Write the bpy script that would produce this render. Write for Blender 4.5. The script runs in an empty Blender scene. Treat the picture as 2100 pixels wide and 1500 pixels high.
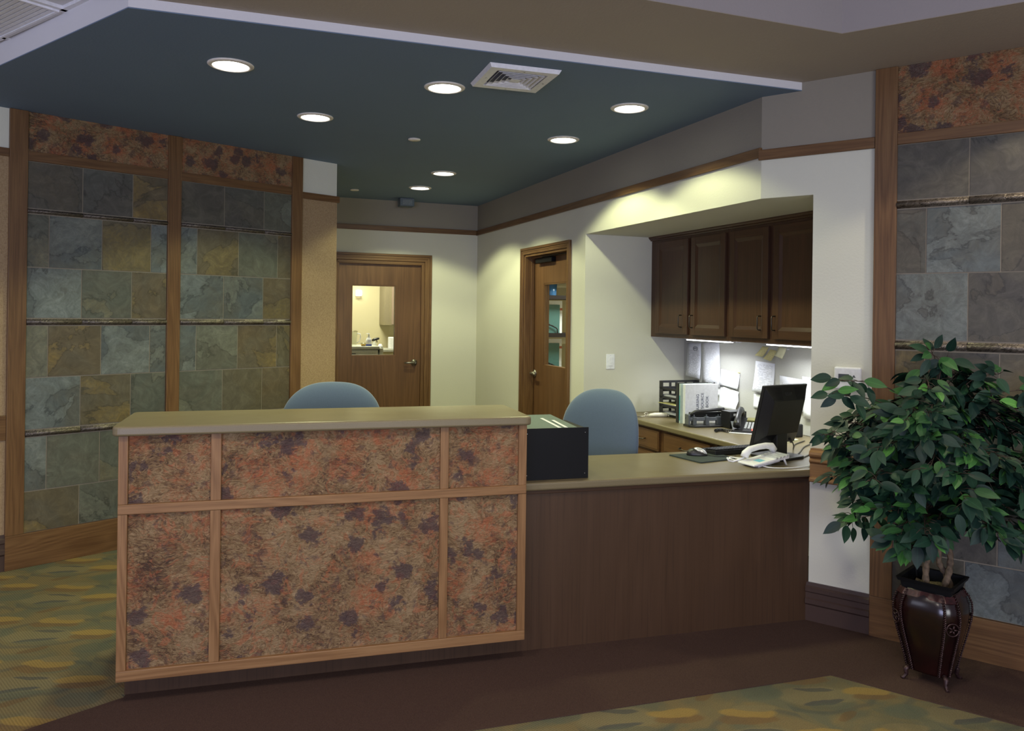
import bpy, bmesh, math, random
from mathutils import Vector, Matrix
R_ = random.Random(7)
C = bpy.context.scene.collection
sc = bpy.context.scene
PI = math.pi

# ------------------------------------------------------------------ camera, world, exposure, big lights
cam_d = bpy.data.cameras.new('camera'); cam = bpy.data.objects.new('camera', cam_d); C.objects.link(cam)
cam.location = (0, 0, 1.56)
cam_d.sensor_width = 36.0; cam_d.lens = 1613.3 / 2100 * 36.0
cam_d.shift_x = 0.00124; cam_d.shift_y = -0.0503
cam.rotation_euler = (Matrix.Rotation(math.radians(90), 4, 'X') @ Matrix.Rotation(0.0127, 4, 'Z')).to_euler()
cam_d.clip_start = 0.05
sc.camera = cam
sc.view_settings.view_transform = 'Standard'
sc.view_settings.look = 'None'
sc.view_settings.gamma = 1.0
sc.view_settings.exposure = 0.95
sc.cycles.use_denoising = True
sc.cycles.max_bounces = 8
sc.cycles.diffuse_bounces = 4
sc.cycles.sample_clamp_indirect = 4.0

world = bpy.data.worlds.new('room_ambience'); sc.world = world; world.use_nodes = True
bg = world.node_tree.nodes['Background']
bg.inputs[0].default_value = (0.58, 0.60, 0.76, 1); bg.inputs[1].default_value = 0.21

def area_light(name, loc, target, sx, sy, power, col, spread=PI):
    d = bpy.data.lights.new(name, 'AREA'); d.shape = 'RECTANGLE'; d.size = sx; d.size_y = sy
    d.energy = power; d.color = col; d.spread = spread
    o = bpy.data.objects.new(name, d); C.objects.link(o); o.location = loc
    v = Vector(target) - Vector(loc); o.rotation_euler = v.to_track_quat('-Z', 'Y').to_euler()
    return o
# daylight from the lobby windows behind and to the right of the camera, and dimmer ones to the left
area_light('lobby_window_daylight', (2.6, -3.6, 1.5), (0.0, 4.2, 1.7), 2.6, 1.8, 70, (0.88, 0.90, 0.92))
area_light('lobby_window_daylight', (-1.2, -3.6, 1.2), (-0.6, 3.4, 2.2), 2.2, 1.6, 62, (0.62, 0.65, 1.0))
area_light('hall_window_daylight', (-4.4, 0.6, 1.9), (-1.6, 4.6, 1.6), 1.6, 1.4, 9, (0.75, 0.80, 1.0))

# ------------------------------------------------------------------ frames of the building
class Frame:
    """x along the wall, y into the wall (away from the viewer), z up"""
    def __init__(s, ox, oy, a):
        s.M = Matrix.Translation((ox, oy, 0)) @ Matrix.Rotation(a, 4, 'Z'); s.a = a
        s.I = s.M.inverted()
    def P(s, x, y, z=0): return s.M @ Vector((x, y, z))
    def L(s, x, y, z=0): return s.I @ Vector((x, y, z))
FL = Frame(-3.1383, 4.4976, 0.7989)      # slate wall on the left
FR = Frame(-0.37544, 8.64105, -1.2019)   # long right wall (from the far corner towards the lobby)
FA = Frame(-0.37544, 8.64105, 0.3689)    # far wall with the first door
FS = Frame(1.33407, 4.21909, -0.6364)    # short wall and slate wall on the right
FD = Frame(1.55309, 4.05725, 0.2783)     # reception desk line
FW = Frame(0, 0, 0)
ZT = 2.741; ZU = 2.785; ZLC = 2.85

# ------------------------------------------------------------------ mesh builder
class MB:
    def __init__(s): s.v = []; s.f = []; s.uv = []; s.mi = []; s.sm = []
    def face(s, pts, uvs=None, mi=0, sm=False):
        b = len(s.v); s.v += [tuple(p) for p in pts]; s.f.append(tuple(range(b, b + len(pts))))
        s.uv.append(uvs or [(0, 0)] * len(pts)); s.mi.append(mi); s.sm.append(sm)
    def mesh(s, V, F, UV=None, mi=0, sm=False):
        b = len(s.v); s.v += [tuple(p) for p in V]
        for i, f in enumerate(F):
            s.f.append(tuple(b + k for k in f)); s.mi.append(mi); s.sm.append(sm)
            s.uv.append([UV[k] for k in f] if UV else [(V[k][0] + V[k][1] * .37, V[k][2] + V[k][1] * .21) for k in f])
    def box(s, x0, x1, y0, y1, z0, z1, mi=0, grain=None, M=None):
        if x0 > x1: x0, x1 = x1, x0
        if y0 > y1: y0, y1 = y1, y0
        if z0 > z1: z0, z1 = z1, z0
        d = (x1 - x0, y1 - y0, z1 - z0)
        g = d.index(max(d)) if grain is None else 'xyz'.index(grain)
        ou, ov = R_.uniform(0, 40), R_.uniform(0, 40)
        P = [(x, y, z) for x in (x0, x1) for y in (y0, y1) for z in (z0, z1)]
        F = [(0, 1, 3, 2), (4, 6, 7, 5), (0, 4, 5, 1), (2, 3, 7, 6), (0, 2, 6, 4), (1, 5, 7, 3)]
        N = [0, 0, 1, 1, 2, 2]
        b = len(s.v)
        s.v += [tuple(M @ Vector(p)) if M is not None else p for p in P]
        for f, n in zip(F, N):
            o = [k for k in (0, 1, 2) if k != n]
            if g in o: a1 = g; a2 = [k for k in o if k != g][0]
            else: a1, a2 = o
            s.uv.append([(P[k][a1] + ou, P[k][a2] + ov + n * .13) for k in f])
            s.f.append(tuple(b + k for k in f)); s.mi.append(mi); s.sm.append(False)
    def prism(s, poly, z0, z1, mi=0, mi_side=None, mi_bot=None, M=None):
        n = len(poly)
        ar = sum(poly[i][0] * poly[(i + 1) % n][1] - poly[(i + 1) % n][0] * poly[i][1] for i in range(n))
        if ar < 0: poly = poly[::-1]
        T = (lambda p: tuple(M @ Vector(p))) if M is not None else (lambda p: p)
        b = len(s.v)
        s.v += [T((p[0], p[1], z0)) for p in poly] + [T((p[0], p[1], z1)) for p in poly]
        s.f.append(tuple(b + k for k in reversed(range(n)))); s.uv.append([poly[k][:2] for k in reversed(range(n))]); s.mi.append(mi if mi_bot is None else mi_bot); s.sm.append(False)
        s.f.append(tuple(b + n + k for k in range(n))); s.uv.append([poly[k][:2] for k in range(n)]); s.mi.append(mi); s.sm.append(False)
        L = 0
        for i in range(n):
            j = (i + 1) % n; d = math.dist(poly[i][:2], poly[j][:2])
            s.f.append((b + i, b + j, b + n + j, b + n + i)); s.uv.append([(L, z0), (L + d, z0), (L + d, z1), (L, z1)])
            s.mi.append(mi if mi_side is None else mi_side); s.sm.append(False); L += d
    def xprism(s, prof, x0, x1, mi=0, sm=False):
        """profile of (y,z) points swept along x"""
        n = len(prof); b = len(s.v); ou, ov = R_.uniform(0, 40), R_.uniform(0, 40)
        s.v += [(x0, p[0], p[1]) for p in prof] + [(x1, p[0], p[1]) for p in prof]
        L = 0
        for i in range(n):
            j = (i + 1) % n; d = math.dist(prof[i], prof[j])
            s.f.append((b + i, b + j, b + n + j, b + n + i)); s.uv.append([(x0 + ou, L + ov), (x0 + ou, L + d + ov), (x1 + ou, L + d + ov), (x1 + ou, L + ov)]); s.mi.append(mi); s.sm.append(sm); L += d
        s.f.append(tuple(b + k for k in reversed(range(n)))); s.uv.append([prof[k] for k in reversed(range(n))]); s.mi.append(mi); s.sm.append(False)
        s.f.append(tuple(b + n + k for k in range(n))); s.uv.append([prof[k] for k in range(n)]); s.mi.append(mi); s.sm.append(False)
    def lathe(s, prof, c=(0, 0, 0), seg=24, mi=0, M=None, sm=True, caps=True):
        b = len(s.v); n = len(prof)
        for r, z in prof:
            for k in range(seg):
                a = 2 * PI * k / seg; p = Vector((c[0] + r * math.cos(a), c[1] + r * math.sin(a), c[2] + z))
                s.v.append(tuple(M @ p) if M is not None else tuple(p))
        for i in range(n - 1):
            for k in range(seg):
                k2 = (k + 1) % seg
                s.f.append((b + i * seg + k, b + i * seg + k2, b + (i + 1) * seg + k2, b + (i + 1) * seg + k))
                s.uv.append([(k / seg, i / n)] * 4); s.mi.append(mi); s.sm.append(sm)
        if caps:
            s.f.append(tuple(b + k for k in reversed(range(seg)))); s.uv.append([(0, 0)] * seg); s.mi.append(mi); s.sm.append(False)
            s.f.append(tuple(b + (n - 1) * seg + k for k in range(seg))); s.uv.append([(0, 0)] * seg); s.mi.append(mi); s.sm.append(False)
    def tube(s, pts, r, seg=8, mi=0, closed=False):
        pts = [Vector(p) for p in pts]; n = len(pts); rr = r if isinstance(r, (list, tuple)) else [r] * n
        b = len(s.v); up = Vector((0, 0, 1)); prev = None; L = 0
        for i, p in enumerate(pts):
            t = (pts[min(i + 1, n - 1)] - pts[max(i - 1, 0)])
            t = t.normalized() if t.length > 1e-9 else Vector((0, 0, 1))
            if prev is None:
                a = t.cross(up if abs(t.z) < .95 else Vector((1, 0, 0))).normalized()
            else:
                a = (prev - t * prev.dot(t)); a = a.normalized() if a.length > 1e-6 else t.orthogonal().normalized()
            prev = a; c = t.cross(a)
            for k in range(seg):
                an = 2 * PI * k / seg; s.v.append(tuple(p + (a * math.cos(an) + c * math.sin(an)) * rr[i]))
        for i in range(n - 1):
            d = (pts[i + 1] - pts[i]).length
            for k in range(seg):
                k2 = (k + 1) % seg
                s.f.append((b + i * seg + k, b + i * seg + k2, b + (i + 1) * seg + k2, b + (i + 1) * seg + k))
                s.uv.append([(L, k / seg * .05), (L, k2 / seg * .05), (L + d, k2 / seg * .05), (L + d, k / seg * .05)]); s.mi.append(mi); s.sm.append(True)
            L += d
        for base, order in ((0, range(seg - 1, -1, -1)), ((n - 1) * seg, range(seg))):
            s.f.append(tuple(b + base + k for k in order)); s.uv.append([(0, 0)] * seg); s.mi.append(mi); s.sm.append(False)

def obj(name, mb, mats, parent=None, frame=None, loc=None, rot=None, bevel=0.0, seg=2, subs=0, angle=40):
    me = bpy.data.meshes.new(name)
    me.from_pydata([tuple(v) for v in mb.v], [], mb.f)
    if not isinstance(mats, (list, tuple)): mats = [mats]
    for m in mats: me.materials.append(m)
    uvl = me.uv_layers.new(name='UVMap'); k = 0
    data = []
    for u in mb.uv:
        for a in u: data += [a[0], a[1]]
    uvl.data.foreach_set('uv', data)
    me.polygons.foreach_set('material_index', mb.mi)
    me.polygons.foreach_set('use_smooth', mb.sm)
    me.update()
    o = bpy.data.objects.new(name, me); C.objects.link(o)
    if parent is not None: o.parent = parent
    M = Matrix.Identity(4)
    if frame is not None: M = frame.M.copy()
    if loc is not None: M = M @ Matrix.Translation(loc)
    if rot is not None: M = M @ Matrix.Rotation(rot, 4, 'Z')
    if parent is None or frame is not None or loc is not None or rot is not None: o.matrix_basis = M
    if bevel:
        w = o.modifiers.new('weld', 'WELD'); w.merge_threshold = 1e-5
        m = o.modifiers.new('bevel', 'BEVEL'); m.width = bevel; m.segments = seg; m.limit_method = 'ANGLE'; m.angle_limit = math.radians(angle)
        m.harden_normals = False
    if subs:
        m = o.modifiers.new('sub', 'SUBSURF'); m.levels = subs; m.render_levels = subs
    return o
def thing(name, label, cat, frame, loc=(0, 0, 0), rot=0, group=None):
    o = bpy.data.objects.new(name, None); C.objects.link(o); o.empty_display_size = .05
    o.matrix_basis = frame.M @ Matrix.Translation(loc) @ Matrix.Rotation(rot, 4, 'Z')
    o['label'] = label; o['category'] = cat
    if group: o['group'] = group
    return o
def tag(o, label, cat, group=None):
    o['label'] = label; o['category'] = cat
    if group: o['group'] = group
    return o
def struct(o): o['kind'] = 'structure'; return o
def dup(root, M, label=None):
    r = root.copy(); C.objects.link(r); r.matrix_basis = M
    if label: r['label'] = label
    for ch in list(root.children):
        c = ch.copy(); C.objects.link(c); c.parent = r; c.matrix_basis = ch.matrix_basis.copy()
        for g in list(ch.children):
            d = g.copy(); C.objects.link(d); d.parent = c; d.matrix_basis = g.matrix_basis.copy()
    return r

# ------------------------------------------------------------------ materials
class NT:
    def __init__(s, name):
        s.m = bpy.data.materials.new(name); s.m.use_nodes = True; s.t = s.m.node_tree
        s.b = s.t.nodes['Principled BSDF']
    def n(s, typ, **kw):
        nd = s.t.nodes.new(typ)
        for k, v in kw.items():
            if k in nd.inputs: 
                s.put(nd.inputs[k], v)
            else: setattr(nd, k, v)
        return nd
    def put(s, inp, v):
        if hasattr(v, 'is_output') or isinstance(v, bpy.types.NodeSocket): s.t.links.new(v, inp)
        else:
            if inp.type == 'RGBA' and len(v) == 3: v = (*v, 1)
            inp.default_value = v
    def math(s, op, a, b=None, c=None, clamp=False):
        nd = s.t.nodes.new('ShaderNodeMath'); nd.operation = op; nd.use_clamp = clamp
        s.put(nd.inputs[0], a)
        if b is not None: s.put(nd.inputs[1], b)
        if c is not None: s.put(nd.inputs[2], c)
        return nd.outputs[0]
    def mix(s, f, a, b, mode='MIX'):
        nd = s.t.nodes.new('ShaderNodeMix'); nd.data_type = 'RGBA'; nd.blend_type = mode
        s.put(nd.inputs[0], f); s.put(nd.inputs[6], a); s.put(nd.inputs[7], b)
        return nd.outputs[2]
    def ramp(s, f, stops):
        nd = s.t.nodes.new('ShaderNodeValToRGB'); s.t.links.new(f, nd.inputs[0]); e = nd.color_ramp.elements
        while len(e) < len(stops): e.new(0.5)
        for x, (p, c) in zip(e, stops):
            x.position = p; x.color = (*c, 1) if len(c) == 3 else c
        return nd.outputs[0]
    def coord(s, what='Object'): return s.n('ShaderNodeTexCoord').outputs[what]
    def mapping(s, v, scale=(1, 1, 1), loc=(0, 0, 0), rot=(0, 0, 0)):
        nd = s.n('ShaderNodeMapping'); s.t.links.new(v, nd.inputs[0])
        nd.inputs['Scale'].default_value = scale; nd.inputs['Location'].default_value = loc; nd.inputs['Rotation'].default_value = rot
        return nd.outputs[0]
    def noise(s, v, scale, detail=3, rough=.5, dist=0, out='Fac', dim='3D'):
        nd = s.n('ShaderNodeTexNoise'); nd.noise_dimensions = dim
        s.t.links.new(v, nd.inputs['Vector']); nd.inputs['Scale'].default_value = scale; nd.inputs['Detail'].default_value = detail
        nd.inputs['Roughness'].default_value = rough; nd.inputs['Distortion'].default_value = dist
        return nd.outputs[out]
    def bump(s, h, strength=.2, dist=.01):
        nd = s.n('ShaderNodeBump'); s.t.links.new(h, nd.inputs['Height']); nd.inputs['Strength'].default_value = strength; nd.inputs['Distance'].default_value = dist
        s.t.links.new(nd.outputs[0], s.b.inputs['Normal'])
    def fin(s, col=None, rough=.5, metal=0, spec=None, **kw):
        if col is not None: s.put(s.b.inputs['Base Color'], col)
        s.put(s.b.inputs['Roughness'], rough); s.put(s.b.inputs['Metallic'], metal)
        if spec is not None: s.put(s.b.inputs['Specular IOR Level'], spec)
        for k, v in kw.items(): s.put(s.b.inputs[k.replace('_', ' ')], v)
        return s.m

def plain(name, col, rough=.5, metal=0, spec=None, var=.06, vs=60, bump=0):
    t = NT(name); v = t.coord()
    nz = t.noise(v, vs, 3)
    c = t.ramp(nz, [(0.3, tuple(x * (1 - var) for x in col)), (0.7, tuple(min(1, x * (1 + var)) for x in col))])
    if bump: t.bump(nz, bump, .002)
    return t.fin(c, rough, metal, spec)
def paint(name, col):
    t = NT(name); v = t.coord()
    n1 = t.noise(v, 90, 4, .6); n2 = t.noise(v, 1.3, 2)
    c = t.ramp(n2, [(0.3, tuple(x * .97 for x in col)), (0.7, tuple(x * 1.02 for x in col))])
    t.bump(n1, .35, .003)
    return t.fin(c, .75, 0, .25)
def wood(name, dark, mid, light, rough=.4, gs=1.0, ring=.5, spec=.4, coat=0):
    t = NT(name); uv = t.coord('UV')
    m1 = t.mapping(uv, (3.0 * gs, 110 * gs, 1)); fine = t.noise(m1, 1.0, 5, .6, .2)
    m2 = t.mapping(uv, (.8 * gs, 5 * gs, 1)); dis = t.noise(m2, 1.0, 2, .5, .6)
    # cathedral figure: level lines of a stretched noise field
    m3 = t.mapping(uv, (.45 * gs, 4.2 * gs, 1)); field = t.noise(m3, 1.0, 2, .5, .35)
    rg = t.math('FRACT', t.math('MULTIPLY', field, 16.0)); rg = t.math('ABSOLUTE', t.math('SUBTRACT', rg, .5))
    f = t.math('MULTIPLY_ADD', rg, ring * .55, t.math('MULTIPLY_ADD', fine, .55, t.math('MULTIPLY', dis, .35)))
    c = t.ramp(f, [(.32, dark), (.50 + ring * .10, mid), (.68 + ring * .22, light)])
    m4 = t.mapping(uv, (7 * gs, 300 * gs, 1)); pore = t.noise(m4, 1.0, 2, .5)
    pf = t.ramp(pore, [(.33, (.82, .82, .82)), (.46, (1, 1, 1))])
    c = t.mix(1.0, c, pf, 'MULTIPLY')
    t.bump(pore, .05, .001)
    return t.fin(c, rough, 0, spec, **({'Coat_Weight': coat, 'Coat_Roughness': .25} if coat else {}))

M = {}
M['wall'] = paint('wall_paint_cream', (.62, .61, .53))
M['wallw'] = paint('wall_paint_upper', (.64, .635, .545))
M['teal'] = paint('ceiling_paint_teal', (.155, .215, .310))
M['tan'] = paint('soffit_paint_taupe', (.40, .34, .28))
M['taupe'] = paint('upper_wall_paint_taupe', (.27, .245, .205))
M['fascia'] = paint('fascia_paint', (.70, .69, .72))
M['grid'] = plain('ceiling_grid_white', (.78, .78, .82), .6)
M['oak'] = wood('oak_trim', (.088, .040, .015), (.150, .076, .030), (.200, .110, .045), .40, 1.0, .6)
M['oakf'] = wood('oak_desk_trim', (.150, .072, .028), (.245, .130, .056), (.32, .185, .085), .42, 1.0, .65, .3)
M['door'] = wood('oak_door_veneer', (.090, .042, .018), (.135, .066, .029), (.175, .090, .041), .38, .55, .6)
M['cherry'] = wood('dark_cherry', (.050, .024, .013), (.072, .034, .018), (.092, .045, .024), .34, .6, .35)
M['cherryd'] = wood('dark_desk_veneer', (.052, .026, .013), (.062, .032, .017), (.074, .039, .022), .42, .35, .5)
M['basebrown'] = plain('vinyl_base_brown', (.058, .034, .027), .42)
M['counter'] = None
M['black'] = plain('black_plastic', (.012, .012, .014), .38)
M['blackm'] = plain('black_matte_steel', (.0045, .0048, .0065), .5, 0, .2)
M['white'] = plain('white_plastic', (.80, .81, .85), .35)
M['cream'] = plain('cream_plastic', (.70, .67, .58), .4)
M['grey'] = plain('grey_plastic', (.10, .11, .125), .4)
M['silver'] = plain('silver_plastic', (.66, .68, .70), .28, .4)
M['bronze'] = plain('aged_bronze', (.10, .085, .07), .35, .85)
M['nickel'] = plain('dull_nickel', (.30, .28, .25), .35, .9)
M['steel'] = plain('steel', (.5, .5, .5), .25, 1)
M['ventw'] = plain('vent_white_enamel', (.84, .84, .90), .4)
M['trimring'] = plain('downlight_ring_enamel', (.80, .74, .68), .5)
M['paperside'] = plain('paper_white', (.80, .81, .84), .7, var=.02)
M['yellow'] = plain('pale_yellow_paper', (.66, .62, .30), .7, var=.04)
M['yellowl'] = plain('light_yellow_paper', (.80, .80, .52), .7, var=.04)
M['mousepad'] = plain('dark_green_mouse_pad', (.022, .034, .034), .8)
M['boxlid'] = plain('grey_green_lid', (.085, .125, .115), .5)
M['blue'] = plain('blue_translucent_plastic', (.02, .12, .30), .25)
M['greenb'] = plain('teal_board', (.045, .13, .125), .6)
M['soil'] = plain('dried_moss', (.20, .155, .085), .95, var=.5, vs=120, bump=.8)
M['bark'] = plain('twisted_bark', (.14, .095, .06), .8, var=.45, vs=70, bump=.6)
M['twig'] = plain('brown_twig', (.045, .028, .018), .7)
M['cart'] = plain('cart_grey_enamel', (.42, .42, .36), .45)
M['cream_wall'] = paint('treatment_room_paint', (.56, .50, .32))
M['darkshelf'] = plain('dark_shelf', (.012, .009, .009), .6, 0, .2)
M['tack'] = plain('grey_tackboard', (.42, .42, .39), .85, var=.05, vs=200, bump=.3)

def emis(name, col, s):
    t = NT(name); return t.fin(col, .5, Emission_Color=(*col, 1), Emission_Strength=s)
M['lens'] = emis('downlight_lens', (.97, 1.0, .94), 5.5)
M['tubelight'] = emis('fluorescent_lens', (.96, .98, 1.0), 5.0)
M['sconce'] = emis('sconce_glass', (1.0, .95, .74), 3.0)
M['led'] = emis('red_message_lamp', (1.0, .12, .08), .8)
M['brightpanel'] = M['grid']

def m_counter():
    t = NT('taupe_laminate'); v = t.coord()
    n = t.noise(v, 600, 2); n2 = t.noise(v, 4, 3)
    c = t.ramp(n, [(.35, (.150, .120, .066)), (.6, (.186, .150, .084))])
    c = t.mix(t.math('MULTIPLY', n2, .2), c, (.155, .128, .072))
    r = t.ramp(n2, [(.3, (.30,) * 3), (.7, (.38,) * 3)])
    return t.fin(c, r, 0, .5)
M['counter'] = m_counter()

def m_copper():
    t = NT('marbled_copper_laminate'); v = t.coord()
    g = t.noise(v, 4.5, 3, .5, .4, 'Color')
    vv = t.n('ShaderNodeVectorMath'); vv.operation = 'MULTIPLY_ADD'; t.t.links.new(g, vv.inputs[0]); vv.inputs[1].default_value = (.10, .10, .10); t.t.links.new(v, vv.inputs[2])
    w = vv.outputs[0]
    st = t.noise(t.mapping(w, (1, 1, 1.6), rot=(0, .6, 0)), 27, 8, .72, 2.6)
    big = t.noise(w, 5.0, 4, .6, 1.2)
    st = t.math('MULTIPLY_ADD', big, .38, t.math('MULTIPLY', st, .67))
    base = t.ramp(st, [(.40, (.058, .030, .018)), (.46, (.135, .075, .036)), (.52, (.215, .135, .063)), (.60, (.30, .205, .108))])
    def blobs(scale, loc, lo, hi, seed_amt, keep):
        """ragged round patches, one per cell"""
        a = t.noise(t.mapping(v, (1, 1, 1), loc=loc), 34, 4, .65, .6, 'Color'); b = t.noise(t.mapping(v, (1, 1, 1), loc=loc), 11, 2, .5, 0, 'Color')
        x1 = t.n('ShaderNodeVectorMath'); x1.operation = 'MULTIPLY_ADD'; t.t.links.new(a, x1.inputs[0]); x1.inputs[1].default_value = (.10, .10, .10); t.t.links.new(v, x1.inputs[2])
        x2 = t.n('ShaderNodeVectorMath'); x2.operation = 'MULTIPLY_ADD'; t.t.links.new(b, x2.inputs[0]); x2.inputs[1].default_value = (.09, .09, .09); t.t.links.new(x1.outputs[0], x2.inputs[2])
        vo = t.n('ShaderNodeTexVoronoi'); vo.voronoi_dimensions = '3D'; t.t.links.new(t.mapping(x2.outputs[0], (1, 1, 1), loc=loc), vo.inputs['Vector']); vo.inputs['Scale'].default_value = scale
        sp = t.n('ShaderNodeSeparateColor'); t.t.links.new(vo.outputs['Color'], sp.inputs[0])
        d = t.math('ADD', vo.outputs['Distance'], t.math('MULTIPLY', sp.outputs[0], seed_amt))
        m = t.ramp(d, [(lo, (1, 1, 1)), (hi, (0, 0, 0))])
        return t.math('MULTIPLY', m, t.math('GREATER_THAN', sp.outputs[1], keep))
    og = blobs(6.5, (3.1, 1.7, 5.2), .15, .62, .10, .15)
    ogf = t.math('MULTIPLY', og, t.ramp(t.noise(w, 30, 6, .7, 2.0), [(.42, (.12,) * 3), (.56, (1,) * 3)]))
    c = t.mix(t.math('MULTIPLY', ogf, .72), base, (.37, .092, .034))
    fl = t.ramp(t.noise(t.mapping(w, (1, 1, 1), loc=(4, 4, 4)), 17, 7, .7, 1.5), [(.53, (0,) * 3), (.60, (1,) * 3)])
    c = t.mix(t.math('MULTIPLY', fl, .55), c, (.36, .110, .045))
    dk = blobs(8.6, (7.3, 2.1, 3.3), .36, .46, .14, .16)
    c = t.mix(t.math('MULTIPLY', dk, .78), c, (.055, .034, .040))
    dk2 = blobs(19, (1.3, 9.1, 6.3), .25, .48, .2, .35)
    c = t.mix(t.math('MULTIPLY', dk2, .60), c, (.075, .040, .036))
    cr = t.noise(t.mapping(w, (1, 1, 1.7)), 75, 6, .62, 1.4)
    hh = t.math('ADD', cr, t.math('MULTIPLY', t.noise(w, 22, 4, .55, 1.8), .8))
    t.bump(hh, 1.0, .006)
    return t.fin(c, .40, .08, .45)
M['copper'] = m_copper()

def m_slate(name, base_c, base_d, sec_c, sec_d, thr=.52):
    t = NT(name); v = t.coord()
    gi = t.n('ShaderNodeNewGeometry').outputs['Random Per Island']
    off = t.n('ShaderNodeCombineXYZ'); t.put(off.inputs[0], t.math('MULTIPLY', gi, 41.0)); t.put(off.inputs[1], t.math('MULTIPLY', gi, 17.0)); t.put(off.inputs[2], t.math('MULTIPLY', gi, 73.0))
    va = t.n('ShaderNodeVectorMath', operation='ADD'); t.t.links.new(v, va.inputs[0]); t.t.links.new(off.outputs[0], va.inputs[1]); w = va.outputs[0]
    r2 = t.math('FRACT', t.math('MULTIPLY', gi, 7.77)); r3 = t.math('FRACT', t.math('MULTIPLY', gi, 31.3))
    base = t.mix(r2, base_c, base_d); sec = t.mix(r3, sec_c, sec_d)
    n1 = t.noise(w, 2.2, 10, .56, .5); nf = t.noise(w, 20, 7, .74, 1.8)
    f1 = t.ramp(n1, [(thr, (0, 0, 0)), (thr + .010, (.55, .55, .55)), (thr + .12, (1, 1, 1))])
    f1 = t.math('MULTIPLY', f1, t.ramp(nf, [(.36, (.30,) * 3), (.58, (1,) * 3)]))
    edge = t.ramp(n1, [(thr - .008, (1, 1, 1)), (thr + .001, (.58, .58, .58)), (thr + .010, (1, 1, 1))])
    n2 = t.noise(w, 9, 9, .74, 1.5); var = t.ramp(n2, [(.25, (.60,) * 3), (.5, (.97,) * 3), (.75, (1.5,) * 3)])
    n3 = t.noise(w, 3.0, 6, .62, 1.0)
    b2 = t.mix(t.ramp(n3, [(.42, (0,) * 3), (.62, (.6,) * 3)]), base, (.098, .090, .066))
    c = t.mix(f1, b2, sec); c = t.mix(1.0, c, var, 'MULTIPLY'); c = t.mix(1.0, c, edge, 'MULTIPLY')
    t.bump(t.math('ADD', t.math('MULTIPLY', f1, .4), t.math('MULTIPLY', n2, .7)), .32, .004)
    return t.fin(c, .5, 0, .4)
M['slates'] = [m_slate('dark_brown_slate', (.066, .062, .056), (.078, .068, .052), (.090, .072, .046), (.075, .078, .068), .55),
               m_slate('blue_grey_slate', (.085, .100, .104), (.098, .112, .108), (.165, .190, .190), (.150, .160, .135), .50),
               m_slate('grey_green_slate', (.085, .092, .074), (.100, .104, .080), (.150, .160, .128), (.145, .125, .075), .52),
               m_slate('ochre_brown_slate', (.112, .084, .048), (.098, .082, .048), (.185, .125, .040), (.155, .118, .046), .51)]
M['grout'] = plain('grey_grout', (.25, .215, .165), .9)
def m_pewter():
    t = NT('pewter_rope_moulding'); v = t.coord()
    m = t.mapping(v, (1, 1, 1), rot=(0, .7, 0)); n = t.noise(t.mapping(m, (60, 60, 260)), 1, 3, .6, .5)
    n2 = t.noise(v, 9, 3, .5, 2); f = t.ramp(n2, [(.48, (0,) * 3), (.55, (1,) * 3)])
    c = t.ramp(n, [(.35, (.06, .05, .04)), (.6, (.22, .185, .15))]); t.bump(t.math('ADD', n, f), .6, .004)
    return t.fin(c, .38, .55)
M['pewter'] = m_pewter()
def m_vinyl():
    t = NT('tan_linen_wallcovering'); v = t.coord()
    n = t.noise(t.mapping(v, (1, 1, .25)), 260, 3, .7); n1 = t.noise(t.mapping(v, (.25, .25, 1)), 260, 3, .7)
    f = t.math('MULTIPLY_ADD', n, .5, t.math('MULTIPLY', n1, .5))
    c = t.ramp(f, [(.38, (.26, .172, .092)), (.62, (.40, .285, .165))]); t.bump(f, .3, .002)
    return t.fin(c, .7, 0, .2)
M['vinyl'] = m_vinyl()
def m_fabric(name, col):
    t = NT(name); v = t.coord(); n = t.noise(v, 420, 3, .7)
    c = t.ramp(n, [(.3, tuple(x * .85 for x in col)), (.7, tuple(x * 1.1 for x in col))]); t.bump(n, .35, .0015)
    return t.fin(c, .9, 0, .15, Sheen_Weight=.5, Sheen_Roughness=.5)
M['fabric'] = m_fabric('blue_chair_fabric', (.090, .125, .185))
def m_brown():
    t = NT('brown_cut_pile_carpet'); v = t.coord(); n = t.noise(v, 330, 4, .75); n2 = t.noise(v, 3.5, 4)
    c = t.ramp(n, [(.32, (.055, .031, .024)), (.68, (.125, .076, .060))])
    c = t.mix(t.math('MULTIPLY', n2, .25), c, (.080, .048, .038)); t.bump(n, .9, .006)
    return t.fin(c, .95, 0, .1)
M['browncarpet'] = m_brown()
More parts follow.
